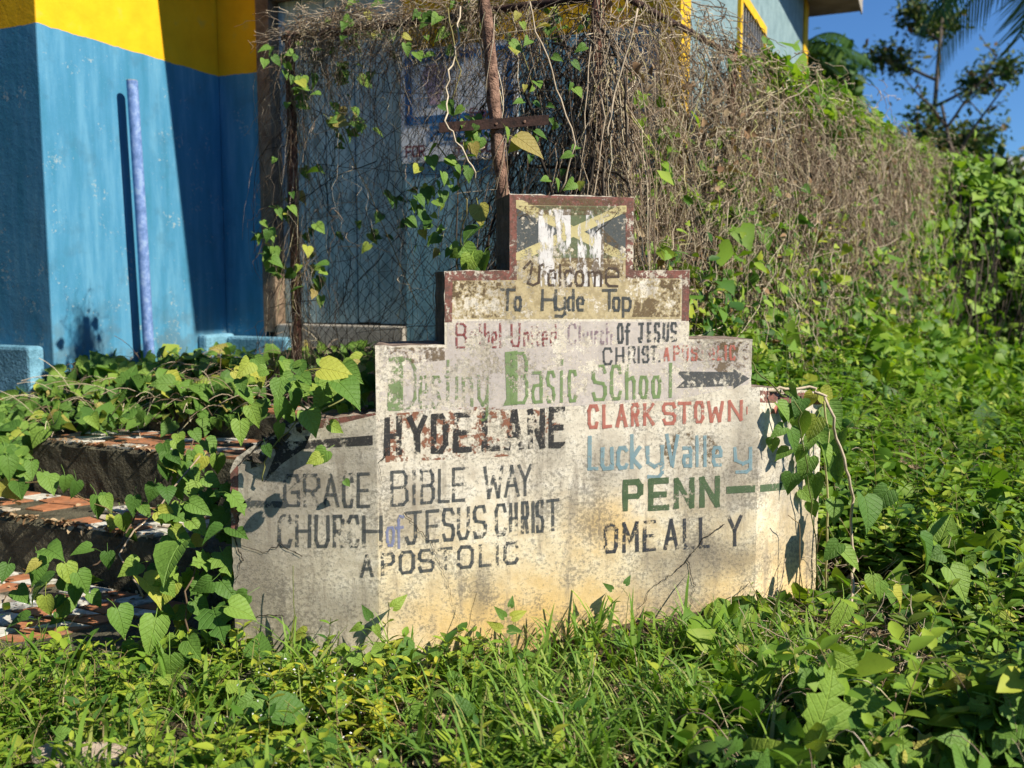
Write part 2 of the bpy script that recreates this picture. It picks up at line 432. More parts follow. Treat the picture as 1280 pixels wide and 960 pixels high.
c = k.mix(k.step(k.math('ADD', uz, k.math('MULTIPLY', n_mid, .35)), .55, .95), lower, upper)
c = k.mix(k.math('MULTIPLY', k.step(us, .03, -.03) if False else k.math('SUBTRACT', 1, k.step(us, -.012, .004)), .72), c,
          k.ramp(n_mid, [(.3, (.40, .36, .28)), (.5, (.62, .57, .47)), (.72, (.78, .73, .62))]))
for bx in ((715, 775, .22, .2), (830, 790, .26, .13), (650, 800, .25, .1), (905, 790, .1, .3), (985, 770, .2, .35), (600, 770, .3, .12), (760, 655, .12, .1)):
    c = k.mix(k.math('MULTIPLY', blob(*bx, soft=.9), .72), c, (.70, .47, .17))
for bx in ((310, 700, .1, .2), (420, 760, .2, .07), (440, 560, .1, .12), (380, 600, .14, .1), (300, 780, .2, .1), (845, 745, .16, .17), (885, 620, .16, .16), (860, 700, .18, .08), (930, 555, .09, .16), (905, 690, .13, .1), (690, 560, .06, .1), (350, 640, .2, .2), (330, 740, .14, .18), (600, 740, .03, .09), (520, 640, .12, .12), (985, 560, .22, .2), (1000, 660, .2, .16), (640, 350, .12, .08), (600, 470, .16, .1), (910, 440, .12, .08), (760, 580, .1, .1)):
    c = k.mix(k.math('MULTIPLY', blob(*bx, soft=.9, wob=.6), .5), c, (.20, .175, .14))
# rain streaks running down from the ledges
led = k.math('MULTIPLY', k.step(n_str, .52, .66), .55)
c = k.mix(led, c, (.24, .205, .165))
# speckle of dark mildew, denser where the low noise says so
dens = k.math('ADD', k.math('MULTIPLY', n_big, .55), k.math('MULTIPLY', n_mid, .45))
sp = k.step(k.math('ADD', k.math('MULTIPLY', n_f, .62), k.math('MULTIPLY', dens, .55)), .565, .67)
c = k.mix(k.math('MULTIPLY', k.step(n_big, .46, .68), .26), c, (.30, .255, .18))
c = k.mix(k.math('MULTIPLY', sp, .62), c, (.10, .088, .07))
sp2 = k.step(k.math('ADD', k.math('MULTIPLY', n_vf, .6), k.math('MULTIPLY', n_mid, .4)), .56, .66)
c = k.mix(k.math('MULTIPLY', sp2, .42), c, (.16, .14, .115))
pale = k.step(k.math('ADD', k.math('MULTIPLY', n_vf, .4), k.math('MULTIPLY', n_f, .6)), .57, .66)
c = k.mix(k.math('MULTIPLY', pale, .4), c, (.80, .76, .70))
h = k.math('ADD', k.math('MULTIPLY', n_mid, 1.2), k.math('ADD', k.math('MULTIPLY', n_f, .5), k.math('MULTIPLY', n_vf, .25)))
k.bump(h, .5, .006); MSIGN = k.col(c, .9)
M_MOSS = simple_mat('blackened_concrete', (.010, .009, .007), (.10, .085, .065), 16, bump=.9, dist=.015, fine=90)

sign = empty('welcome_sign', PA + CD*.5, 'stepped concrete wall with hand painted place and church names', 'sign')
TOPL = [(289, 820), (287, 590), (296, 571), (330, 549), (352, 536), (374, 527), (420, 521), (469, 515)]
TOPM = [(469, 515), (469, 432), (556, 431), (555, 339), (637, 338), (637, 242), (792, 246), (791, 338), (862, 337), (861, 424), (940, 424), (940, 484), (947, 484)]
TOPR = [(947, 484), (985, 486), (1028, 490), (1024, 760)]
def sz(px, py, lo, hi):
    s, z = sgn(px, py); return [min(max(s, lo), hi), z]
L_ = [sz(x, y, SL, 0) for x, y in TOPL]; L_[-1][0] = 0; L_[0] = [L_[1][0], -.15]
M_ = [sz(x, y, 0, CW) for x, y in TOPM]; M_[0][0] = M_[1][0] = 0; M_[-1][0] = CW; M_[0][1] = L_[-1][1]
for a, b in ((2, 3), (4, 5), (6, 7), (8, 9), (10, 11)):
    av = (M_[a][0]+M_[b][0])/2; M_[a][0] = M_[b][0] = av
R_ = [sz(x, y, CW, 9) for x, y in TOPR]; R_[0] = [CW, M_[-1][1]]; R_[-1] = [R_[-2][0], -.15]
def resample(pts, step=.03, jit=.0022):
    out = [tuple(pts[0])]
    for a, b in zip(pts, pts[1:]):
        L = math.dist(a, b); n = max(1, int(L/step))
        for j in range(1, n+1):
            t = j/n; p = [a[0]+(b[0]-a[0])*t, a[1]+(b[1]-a[1])*t]
            if j < n: p = [p[0]+random.gauss(0, jit), p[1]+random.gauss(0, jit)]
            out.append(tuple(p))
    return out
def panel(name, top, s0, s1, mat):
    prof = resample(top, jit=.005 if s0 < 0 and s1 <= 0 else .0022)
    prof = [(min(max(s, s0), s1), z) for s, z in prof]
    prof[0] = (top[0][0], top[0][1]); full = [(s0, -.15)] + [p for p in prof if p[1] > -.149] + [(s1, -.15)]
    me = bpy.data.meshes.new(name); V = []; F = []; U = []; n = len(full)
    bev = .006
    cs = sum(p[0] for p in full)/n
    for s, z in full: V.append(wall(s, z)); U.append((s, z))
    for s, z in full: V.append(wall(s, z, -THK)); U.append((s, z-THK))
    F.append(tuple(range(n))[::-1]); F.append(tuple(range(n, 2*n)))
    for j in range(n-1):
        s_, z_ = full[j]; s2, z2 = full[j+1]
        inner = (abs(s_-s1) < 1e-5 and abs(s2-s1) < 1e-5 and s1 in (0, CW) and z2 < z_ and False)
        F.append((j, j+1, n+j+1, n+j))
    import bmesh
    bm = bmesh.new(); vs = [bm.verts.new(v) for v in V]; ul = bm.loops.layers.uv.new('UVMap')
    for f in F:
        if len(set(tuple(round(x, 5) for x in V[i]) for i in f)) < 3: continue
        try: fc = bm.faces.new([vs[i] for i in f])
        except ValueError: continue
        for l, i in zip(fc.loops, f): l[ul].uv = U[i]
    bmesh.ops.recalc_face_normals(bm, faces=bm.faces[:])
    bmesh.ops.triangulate(bm, faces=[f for f in bm.faces if len(f.verts) > 4])
    for f in bm.faces:
        f.material_index = 0
    bm.normal_update()
    for f in bm.faces:
        nf = f.normal
        if abs(nf.z) > .5 and f.calc_center_median().z > 0: f.material_index = 1
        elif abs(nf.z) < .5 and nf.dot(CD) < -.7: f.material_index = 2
    bm.to_mesh(me); bm.free()
    me.materials.append(mat); me.materials.append(M_TOP); me.materials.append(M_LEFT)
    return link(name, me, None, sign)
M_TOP = simple_mat('sign_top_dirty', (.05, .035, .028), (.33, .25, .20), 18, bump=.8, dist=.01)
M_LEFT = simple_mat('sign_side_shade_dirty', (.03, .026, .022), (.13, .11, .09), 12, bump=.8, dist=.01)  # shade of the sides facing away from the sun, put into colour, plus black moss
panel('left_panel', L_, L_[0][0], 0, MSIGN); panel('middle_panel', M_, 0, CW, MSIGN); panel('right_panel', R_, CW, R_[-1][0], MSIGN)

# ---- paint on the wall
def paint_mat(name, colr, cover=.6, fine=60, big=9, stretch=False, maxa=.93, c2=None, rough=.8):
    k = NT(name); v = k.scale(k.pos, (1, 1, .28)) if stretch else k.pos
    n = k.math('ADD', k.math('MULTIPLY', k.noise(big, 5, .6, vec=v), .5), k.math('MULTIPLY', k.noise(fine, 5, .7, vec=v), .5))
    thr = .5 + (.5-cover)*.42
    a = k.math('MULTIPLY', k.step(n, thr-.035, thr+.03), maxa)
    cc = k.mix(k.noise(30, 4, .6), tuple(x*.7 for x in colr), tuple(min(1, x*1.3) for x in colr)) if c2 is None else k.mix(k.step(k.noise(45, 4, .7), .42, .58), colr, c2)
    spk = k.step(k.noise(130, 4, .75), .56, .68); cc = k.mix(k.math('MULTIPLY', spk, .45), cc, (.42, .37, .31))
    spd = k.step(k.noise(75, 5, .75), .57, .7); cc = k.mix(k.math('MULTIPLY', spd, .4), cc, (.08, .07, .055))
    k.put(k.b.inputs['Alpha'], a); k.bump(k.noise(160, 4, .7), .3, .002)
    return k.col(cc, rough)
_layer = [0]
def sheet(name, polys, mat, base=.0012):
    """polys in photograph pixels, laid on the wall face"""
    for p in polys:
        mb = MB(); _layer[0] += 1
        off = base*.35 + (_layer[0] % 12)*.00002
        mb.poly([wall(*sgn(x, y), off) for x, y in p][::-1])
        mb.build(name, mat, sign)
P_MAR = paint_mat('maroon_paint', (.25, .095, .075), .62, maxa=.86, c2=(.14, .07, .055))
P_YEL = paint_mat('cream_yellow_paint', (.64, .53, .30), .58, c2=(.46, .37, .20), maxa=.72)
P_GRN = paint_mat('flag_green', (.13, .17, .09), .55, maxa=.8)
P_BLK = paint_mat('flag_black', (.085, .10, .105), .62, maxa=.85)
P_GLD = paint_mat('flag_gold', (.64, .56, .28), .60, maxa=.85)
P_WHT = paint_mat('flaking_white', (.74, .72, .70), .50, fine=34, big=14, stretch=True, maxa=.95)
P_RST = paint_mat('brown_flakes', (.26, .11, .065), .38, fine=45, big=11, maxa=.92)
P_BWN = paint_mat('brown_grime', (.16, .11, .06), .45, maxa=.7)
P_WH2 = paint_mat('old_white', (.66, .60, .57), .55, maxa=.6)
sheet('cream_field', [[(645, 256), (783, 258), (783, 345), (852, 345), (852, 399), (565, 399), (565, 349), (645, 349)][::1]], P_YEL, .0006)
sheet('white_field', [[(559, 401), (857, 402), (857, 426), (936, 428), (936, 480), (843, 500), (640, 512), (474, 514), (474, 437), (559, 435)]], P_WH2, .0007)
sheet('flag_green_field', [[(645, 257), (783, 258), (713, 290)], [(645, 323), (713, 290), (783, 323)]], P_GRN)
sheet('flag_black_field', [[(645, 257), (713, 290), (645, 323)], [(783, 258), (783, 323), (713, 290)]], P_BLK)
sheet('flag_saltire', [[(645, 250), (653, 250), (783, 317), (783, 325), (774, 325), (645, 260)], [(645, 325), (645, 316), (774, 257), (783, 257), (783, 265), (655, 325)]], P_GLD, .0018)
sheet('brown_patch', [[(752, 285), (779, 310), (779, 345), (750, 350)], [(655, 322), (748, 322), (750, 345), (690, 352), (660, 345)]], P_BWN, .0022)
sheet('white_flake_patch', [[(673, 262), (713, 262), (714, 330), (673, 330)], [(733, 262), (755, 268), (754, 355), (722, 358), (722, 285)], [(674, 330), (722, 330), (752, 330), (752, 358), (676, 358)]], P_WHT, .0026)
sheet('maroon_border', [[(637, 243), (792, 247), (792, 258), (637, 256)], [(637, 256), (646, 256), (646, 350), (637, 350)], [(782, 258), (792, 258), (791, 348), (782, 348)],
      [(556, 339), (637, 338), (637, 350), (556, 351)], [(556, 351), (566, 351), (565, 403), (556, 403)], [(791, 338), (862, 338), (862, 348), (791, 348)], [(853, 348), (862, 348), (861, 401), (852, 401)],
      [(380, 527), (469, 516), (474, 527), (378, 538)], [(288, 592), (298, 580), (298, 660), (289, 665)], [(950, 488), (1026, 492), (1026, 506), (950, 503)]], P_MAR, .0014)
sheet('rust_flake_patch', [[(479, 518), (600, 508), (604, 572), (482, 578)], [(665, 512), (700, 510), (700, 545), (668, 548)], [(600, 510), (640, 508), (640, 570), (600, 572)]], P_RST, .0022)
sheet('brown_smear', [[(832, 548), (850, 540), (842, 575), (828, 590)], [(858, 540), (880, 538), (900, 560), (888, 580), (860, 560)]], P_BWN, .0030)
sheet('ledge_grime', [[(646, 257), (782, 259), (782, 268), (646, 270)], [(566, 351), (645, 351), (645, 364), (566, 372)], [(791, 349), (852, 349), (852, 362), (791, 358)], [(474, 434), (556, 434), (556, 450), (474, 458)], [(864, 426), (938, 427), (938, 440), (864, 436)]], P_BWN, .0036)
sheet('tier_grime', [[(866, 426), (936, 428), (936, 458), (905, 470), (880, 452), (864, 448)], [(800, 350), (850, 350), (850, 396), (790, 396)], [(566, 352), (640, 352), (634, 396), (566, 398)], [(660, 247), (780, 249), (780, 258), (660, 256)]], P_BWN, .0032)

# ---- lettering : strokes on the wall
G = {
'A': [[(0,0),(.5,1),(1,0)],[(.2,.35),(.8,.35)]], 'B': [[(.8,.53),(.95,.66),(.95,.86),(.75,1),(0,1),(0,0),(.78,0),(1,.13),(1,.4),(.8,.53),(0,.53)]],
'C': [[(1,.78),(.85,1),(.2,1),(0,.8),(0,.2),(.2,0),(.85,0),(1,.2)]], 'D': [[(0,0),(0,1),(.65,1),(1,.8),(1,.2),(.65,0),(0,0)]],
'E': [[(1,1),(0,1),(0,0),(1,0)],[(0,.5),(.85,.5)]], 'F': [[(1,1),(0,1),(0,0)],[(0,.5),(.8,.5)]],
'G': [[(1,.8),(.85,1),(.2,1),(0,.8),(0,.2),(.2,0),(1,0),(1,.45),(.55,.45)]], 'H': [[(0,0),(0,1)],[(1,0),(1,1)],[(0,.5),(1,.5)]],
'I': [[(.5,0),(.5,1)]], 'J': [[(0,1),(1,1)],[(.65,1),(.65,.2),(.5,0),(.15,0),(0,.2)]], 'K': [[(0,0),(0,1)],[(1,1),(0,.42)],[(.25,.55),(1,0)]],
'L': [[(0,1),(0,0),(1,0)]], 'M': [[(0,0),(0,1),(.5,.35),(1,1),(1,0)]], 'N': [[(0,0),(0,1),(1,0),(1,1)]],
'O': [[(.2,0),(0,.2),(0,.8),(.2,1),(.8,1),(1,.8),(1,.2),(.8,0),(.2,0)]], 'P': [[(0,0),(0,1),(.8,1),(1,.85),(1,.6),(.8,.47),(0,.47)]],
'R': [[(0,0),(0,1),(.8,1),(1,.85),(1,.62),(.8,.5),(0,.5)],[(.5,.5),(1,0)]], 'S': [[(1,.82),(.85,1),(.15,1),(0,.85),(0,.65),(.15,.53),(.85,.47),(1,.35),(1,.15),(.85,0),(.15,0),(0,.18)]],
'T': [[(0,1),(1,1)],[(.5,1),(.5,0)]], 'U': [[(0,1),(0,.2),(.2,0),(.8,0),(1,.2),(1,1)]], 'V': [[(0,1),(.5,0),(1,1)]],
'W': [[(0,1),(.22,0),(.5,.7),(.78,0),(1,1)]], 'Y': [[(0,1),(.5,.5),(1,1)],[(.5,.5),(.5,0)]],
'a': [[(0,.6),(.85,.6),(1,.5),(1,0)],[(1,.35),(.15,.33),(0,.22),(0,.1),(.15,0),(1,0)]], 'c': [[(1,.55),(.8,.63),(.2,.63),(0,.5),(0,.12),(.2,0),(.85,0),(1,.1)]],
'd': [[(1,1),(1,0),(.2,0),(0,.15),(0,.48),(.2,.62),(1,.62)]], 'e': [[(0,.32),(1,.32),(1,.5),(.8,.63),(.2,.63),(0,.5),(0,.13),(.2,0),(.9,0)]],
'f': [[(1,.95),(.6,1),(.4,.85),(.4,-.1)],[(0,.6),(.9,.6)]], 'h': [[(0,1),(0,0)],[(0,.55),(.75,.62),(1,.5),(1,0)]], 'i': [[(.5,.62),(.5,0)],[(.5,.78),(.5,.86)]],
'k': [[(0,1),(0,0)],[(.95,.62),(.05,.28),(1,0)]], 'l': [[(.5,1),(.5,0)]], 'm': [[(0,.62),(0,0)],[(0,.55),(.35,.62),(.5,.5),(.5,0)],[(.5,.55),(.85,.62),(1,.5),(1,0)]],
'n': [[(0,.62),(0,0)],[(0,.5),(.7,.62),(1,.5),(1,0)]], 'o': [[(.2,0),(0,.15),(0,.48),(.2,.62),(.8,.62),(1,.48),(1,.15),(.8,0),(.2,0)]],
'p': [[(0,-.32),(0,.62),(.8,.62),(1,.48),(1,.15),(.8,0),(0,0)]], 's': [[(1,.52),(.8,.62),(.2,.62),(0,.48),(.2,.34),(.8,.28),(1,.14),(.8,0),(.2,0),(0,.1)]],
't': [[(.45,.95),(.45,.12),(.65,0),(1,.05)],[(0,.62),(.95,.62)]], 'u': [[(0,.62),(0,.12),(.2,0),(.8,0),(1,.12)],[(1,.62),(1,0)]],
'y': [[(0,.62),(.05,.15),(.5,0),(1,.12)],[(1,.62),(1,-.2),(.75,-.33),(.1,-.3)]], 'b': [[(0,1),(0,0),(.8,0),(1,.15),(1,.48),(.8,.62),(0,.6)]],
'w': [[(0,.62),(.25,0),(.5,.5),(.75,0),(1,.62)]], 'r': [[(0,.62),(0,0)],[(0,.48),(.5,.62),(1,.58)]], '.': [[(.2,.02),(.8,.02)]], '-': [[(0,.5),(1,.5)]],
'q': [[(0,1),(.35,.92),(.28,.5),(.1,.1),(.4,0),(.8,.1),(.9,.7)],[(.9,.95),(.85,.1)]],
}
G['q'] = [[(0,.72),(.3,1),(.42,.9),(.3,.35),(.18,.08),(.45,0),(.75,.12),(.8,.85)],[(.8,.8),(1,.9)]]
def strokes_to(mb, line, w, place):
    """line: list of 2-D points in local metric space; place maps (x, y, layer) -> world"""
    for a, b in zip(line, line[1:]):
        _layer[0] += 1; lay = (_layer[0] % 24)*.00004
        L = math.dist(a, b)
        if L < 1e-6: continue
        t = ((b[0]-a[0])/L, (b[1]-a[1])/L); nn = (-t[1], t[0]); e = w*.38
        n = max(1, int(L/.02)); A = (a[0]-t[0]*e, a[1]-t[1]*e); Lf = L+2*e
        cols = []
        for j in range(n+1):
            ww = w/2*random.uniform(.82, 1.12); c0 = (A[0]+t[0]*Lf*j/n, A[1]+t[1]*Lf*j/n)
            cols.append((place(c0[0]+nn[0]*ww, c0[1]+nn[1]*ww, lay), place(c0[0]-nn[0]*ww, c0[1]-nn[1]*ww, lay)))
        for p, q in zip(cols, cols[1:]): mb.poly([p[1], q[1], q[0], p[0]])
def write(name, items, x0, yt0, yb0, x1, yt1, yb1, w, mat, base=.0036, label=None):
    """items: (glyph, left px, right px[, top scale]); cap line and base line run linearly from x0 to x1; w stroke width px"""
    for it in items:
        mb = MB()
        ch, l, r = it[:3]; kk = it[3] if len(it) > 3 else 1
        for line in G[ch]:
            pts = []
            wpx = w*.5
            for gx, gy in line:
                x = l+wpx + gx*max(r-l-2*wpx, .1)
                t = (x-x0)/(x1-x0); yt = yt0+(yt1-yt0)*t; yb = yb0+(yb1-yb0)*t
                y = yb-wpx - gy*(yb-yt-2*wpx)*kk
                pts.append(sgn(x + random.uniform(-.35, .35), y + random.uniform(-.35, .35)))
            strokes_to(mb, pts, w*3.6/FPX*.90, lambda x, y, lay: wall(x, y, base*.35+lay*.5))
        mb.build('letter', mat, sign)
K_BLK = paint_mat('black_lettering', (.065, .075, .08), .60, maxa=.76)
K_BL2 = paint_mat('thick_black_lettering', (.035, .035, .036), .60, fine=38, maxa=.92)
K_BL3 = paint_mat('worn_black_lettering', (.04, .045, .055), .60, maxa=.85)
K_RED = paint_mat('red_lettering', (.46, .16, .12), .70, maxa=.80)
K_RED2 = paint_mat('faded_red_lettering', (.50, .16, .12), .52, maxa=.7)
K_DRD = paint_mat('dark_red_lettering', (.26, .06, .06), .50, maxa=.75)
K_PUR = paint_mat('faded_purple_lettering', (.28, .20, .24), .46, maxa=.6)
K_GRN = paint_mat('green_lettering', (.20, .30, .12), .60, maxa=.76)
K_GN2 = paint_mat('faded_green_lettering', (.20, .28, .12), .50, maxa=.68)
K_DGR = paint_mat('dark_green_lettering', (.075, .125, .06), .70, maxa=.86)
K_BLU = paint_mat('pale_blue_lettering', (.22, .35, .40), .68, maxa=.74)
K_OF = paint_mat('violet_blue_lettering', (.22, .25, .42), .62, maxa=.7)
K_BRN = paint_mat('brown_black_lettering', (.085, .06, .045), .62, maxa=.9)
write('letter', [('q', 654, 681), ('e', 684, 696), ('l', 697, 703, .9), ('c', 705, 716), ('o', 718, 731), ('m', 734, 753), ('e', 756, 775, 1.25)], 654, 325, 358, 775, 328, 359, 3.4, K_BRN)
write('letter', [('T', 624, 645), ('o', 642, 653), ('H', 676, 697), ('y', 691, 708), ('d', 708, 719), ('e', 720, 731), ('T', 752, 772), ('o', 765, 776), ('p', 777, 790)], 624, 360, 389, 790, 361, 390, 4.2, K_BLK)
write('letter', [('B', 569, 584), ('e', 587, 596), ('t', 597, 604), ('h', 605, 613), ('e', 614, 622), ('l', 623, 628)], 569, 403, 436, 628, 403, 435, 3.2, K_DRD)
write('letter', [('U', 638, 651), ('n', 654, 662), ('i', 663, 667), ('t', 668, 676), ('e', 677, 685), ('d', 687, 696)], 638, 403, 434, 696, 404, 433, 3.2, K_DRD)
write('letter', [('C', 709, 721), ('h', 723, 731), ('u', 733, 741), ('r', 743, 749), ('c', 750, 756), ('h', 757, 766)], 709, 403, 432, 766, 403, 431, 3.2, K_PUR)
write('letter', [('O', 771, 780), ('f', 780, 789), ('J', 797, 806), ('E', 808, 815), ('S', 817, 826), ('U', 828, 837), ('S', 838, 847)], 771, 403, 430, 847, 402, 427, 3.8, K_BLK)
write('letter', [('C', 753, 766), ('H', 769, 781), ('R', 785, 795), ('I', 797, 800), ('S', 802, 812), ('T', 812, 823), ('.', 822, 826)], 753, 434, 457, 826, 431, 453, 3.2, K_BLK)
write('letter', [('A', 828, 838), ('P', 841, 850), ('O', 852, 861), ('S', 863, 872), ('T', 873, 883), ('O', 885, 894), ('L', 896, 903), ('I', 905, 908), ('C', 911, 920)], 828, 431, 452, 920, 431, 451, 3.6, K_RED2)
sheet('letter_fill', [[(486, 447), (504, 445), (504, 513), (484, 514)], [(631, 440), (647, 438), (647, 506), (629, 507), (633, 498)]], K_GRN, .0034)
write('letter', [('D', 499, 521), ('e', 523, 536), ('s', 538, 552), ('t', 555, 566), ('i', 568, 574), ('n', 577, 592), ('y', 596, 611, 1)], 486, 448, 513, 611, 444, 508, 4.6, K_GN2)
write('letter', [('B', 638, 661), ('a', 664, 679), ('s', 682, 695), ('i', 699, 705), ('c', 709, 722)], 638, 439, 506, 722, 440, 503, 4.8, K_GRN)
write('letter', [('S', 739, 759), ('C', 762, 778), ('h', 781, 795), ('o', 798, 811), ('o', 814, 827), ('l', 833, 843, 1)], 739, 456, 502, 843, 452, 498, 5.2, K_GRN)
sheet('arrow', [[(845, 464), (917, 465), (917, 482), (845, 485), (856, 475)], [(917, 461), (937, 473), (917, 486)]], K_BLK, .0036)
write('letter', [('H', 480, 503), ('Y', 508, 535), ('D', 538, 561), ('E', 566, 591), ('L', 602, 627), ('A', 630, 656), ('N', 659, 682), ('E', 685, 708)], 480, 520, 571, 708, 507, 560, 8.2, K_BL2)
sheet('arrow', [[(466, 544), (466, 556), (380, 561), (352, 580), (330, 603), (345, 566), (338, 548), (366, 552)]], K_BL2, .0036)
write('letter', [('G', 354, 376), ('R', 379, 401), ('A', 403, 425), ('C', 428, 443), ('E', 446, 464)], 354, 592, 634, 464, 590, 635, 4.6, K_BLK)
write('letter', [('B', 488, 511), ('I', 515, 521), ('B', 525, 544), ('L', 547, 563), ('E', 565, 582), ('W', 604, 630), ('A', 630, 650), ('Y', 647, 666)], 488, 588, 634, 666, 579, 620, 4.4, K_BLK)
write('letter', [('C', 347, 366), ('H', 369, 390), ('U', 393, 413), ('R', 416, 431), ('C', 434, 450), ('H', 453, 479)], 347, 642, 685, 479, 643, 685, 5.0, K_BLK)
write('letter', [('o', 482, 494), ('f', 493, 506)], 482, 645, 684, 506, 642, 683, 4.2, K_OF)
write('letter', [('J', 506, 528), ('E', 532, 550), ('S', 552, 569), ('U', 571, 588), ('S', 591, 609), ('C', 618, 634), ('H', 636, 648), ('R', 651, 662), ('I', 664, 667), ('S', 669, 681), ('T', 682, 700)], 506, 639, 682, 700, 622, 664, 4.8, K_BLK)
write('letter', [('A', 450, 468), ('P', 476, 494), ('O', 498, 519), ('S', 522, 544), ('T', 547, 567), ('O', 571, 593), ('L', 598, 615), ('I', 618, 625), ('C', 629, 649)], 450, 693, 723, 649, 675, 705, 4.8, K_BLK)
sheet('arrow', [[(302, 628), (314, 621), (314, 625), (358, 627), (358, 635), (314, 634), (314, 640)]], K_BLK, .0036)
write('letter', [('C', 734, 749), ('L', 752, 766), ('A', 769, 785), ('R', 788, 800), ('K', 803, 819), ('S', 827, 846), ('T', 846, 865), ('O', 867, 881), ('W', 883, 906), ('N', 909, 929)], 734, 505, 537, 929, 499, 527, 5.2, K_RED)
sheet('arrow', [[(933, 508), (964, 506), (972, 506), (972, 517), (964, 517), (933, 518)]], K_RED, .0036)
write('letter', [('L', 734, 749), ('u', 750, 768), ('c', 770, 786), ('k', 787, 803), ('y', 806, 831)], 734, 544, 589, 831, 540, 586, 6.0, K_BLU)
write('letter', [('V', 831, 850), ('a', 852, 866), ('l', 868, 874), ('l', 878, 884), ('e', 889, 904), ('y', 916, 941)], 831, 541, 586, 941, 546, 582, 5.6, K_BLU)
write('letter', [('P', 777, 805), ('E', 809, 838), ('N', 841, 869), ('N', 873, 901)], 777, 599, 641, 901, 593, 635, 8.6, K_DGR)
sheet('dash', [[(908, 608), (944, 606), (944, 615), (908, 617)], [(950, 606), (982, 603), (982, 612), (950, 615)]], K_DGR, .0036)
write('letter', [('O', 754, 773), ('M', 777, 799), ('E', 803, 821), ('A', 829, 849), ('L', 853, 869), ('L', 873, 888), ('Y', 908, 929)], 754, 653, 693, 929, 642, 683, 5.6, K_BL3)

# cracks in the plaster
M_CRK = simple_mat('crack_shadow', (.015, .012, .01), (.06, .05, .04), 60)
def crack(pts, w0, seed, parent=sign):
    rr = random.Random(seed); mb = MB(); P = [sgn(*p) for p in pts]; fine = [P[0]]
    for a, b in zip(P, P[1:]):
        n = max(2, int(math.dist(a, b)/.012))
        for j in range(1, n+1): fine.append((a[0]+(b[0]-a[0])*j/n + rr.gauss(0, .0035), a[1]+(b[1]-a[1])*j/n + rr.gauss(0, .0035)))
    N = len(fine)
    for j, (a, b) in enumerate(zip(fine, fine[1:])):
        w = w0*(1-.7*j/N)*rr.uniform(.5, 1.2); L = math.dist(a, b) or 1; nn = (-(b[1]-a[1])/L*w/2, (b[0]-a[0])/L*w/2)
        mb.poly([wall(a[0]+nn[0], a[1]+nn[1], .005), wall(b[0]+nn[0], b[1]+nn[1], .005), wall(b[0]-nn[0], b[1]-nn[1], .005), wall(a[0]-nn[0], a[1]-nn[1], .005)])
    mb.build('crack', M_CRK, parent)
crack([(905, 655), (880, 672), (858, 700), (838, 718), (815, 733), (800, 760), (785, 795)], .0055, 1)
crack([(858, 700), (868, 730), (862, 770)], .004, 2); crack([(355, 770), (325, 768), (312, 775)], .006, 3)
crack([(378, 695), (350, 680), (330, 690), (300, 680)], .005, 4); crack([(300, 640), (293, 670), (303, 700), (294, 730)], .007, 5)
crack([(505, 640), (540, 680), (560, 730), (572, 780)], .003, 6); crack([(350, 536), (320, 560), (300, 580)], .012, 7)
crack([(650, 272), (658, 270), (665, 276)], .004, 8); crack([(745, 290), (762, 276), (775, 262)], .004, 9)
crack([(487, 560), (473, 580), (478, 600)], .004, 10)
# black lichen crust on the left shoulder
mb = MB()
for j in range(170):
    t = random.random(); px = 290 + t*95; py = 585 - t*62 + random.gauss(4, 6)
    s, z = sgn(px, py); p = wall(s, z-.01, -random.uniform(.0, .18)); r = random.uniform(.006, .02)
    mb.box(p, r*2, r*2, r*1.3, Matrix.Rotation(random.uniform(0, 6), 3, Vector((random.random(), random.random(), 1)).normalized()), jit=r*.5)
mb.build('lichen_crust', M_MOSS, sign)['kind'] = 'stuff'

# ================================================================== poster on the front wall
PO = [face_hit(503, 205, .0), face_hit(511, 64, .0), face_hit(648, 46, .0), face_hit(640, 205, .0)]
pl = min(PO[0][0], PO[1][0]); pr = PO[2][0]; pbz = PO[0][1]; ptz = PO[1][1]
M_PAP = simple_mat('faded_paper', (.70, .71, .70), (.84, .85, .84), 9, bump=.2)
poster = empty('feed_poster', bp((pl+pr)/2, .0, pbz), 'faded white poster with blue frame and lettering on the wall behind the wire', 'poster')
mb = MB(); bbox(mb, pl, pr, .004, .012, pbz, ptz); mb.build('sheet', M_PAP, poster)
M_PBL = simple_mat('poster_blue', (.03, .13, .30), (.05, .20, .42), 20, bump=.1)
M_PPK = simple_mat('poster_pink', (.55, .38, .46), (.62, .46, .52), 20, bump=.1)
M_PRD = simple_mat('poster_maroon', (.16, .05, .07), (.25, .09, .10), 20, bump=.1)
pw, ph = pr-pl, ptz-pbz
mb = MB(); y0 = pbz+ph*.34; y1 = ptz-.04; x0, x1 = pl+.04, pr-.04
for A in ((x0, x0+.06, y0, y1), (x1-.06, x1, y0, y1), (x0+.06, x1-.06, y0, y0+.06), (x0+.06, x1-.06, y1-.06, y1)): bbox(mb, A[0], A[1], .012, .0145, A[2], A[3])
mb.build('blue_frame', M_PBL, poster)
mb = MB(); cx_, cz_ = x0+.26, (y0+y1)/2+.03
mb.poly([bp(cx_+math.cos(a)*.09*(1+.3*math.sin(3*a)), .0145, cz_+math.sin(a)*.19*(1+.2*math.cos(2*a))) for a in np.linspace(0, 6.1, 22)][::-1]); mb.build('pink_figure', M_PPK, poster)
def pwrite(txt, a0, a1, z0, z1, w, mat):
    n = len(txt); cw = (a1-a0)/n
    for i, ch in enumerate(txt):
        if ch == ' ': continue
        mb = MB()
        for line in G[ch]:
            pts = [(a0+cw*(i+.08) + gx*cw*.76, z0+gy*(z1-z0)) for gx, gy in line]
            strokes_to(mb, pts, w, lambda x, y, lay: bp(x, .0150+lay, y))
        mb.build('letter', mat, poster)
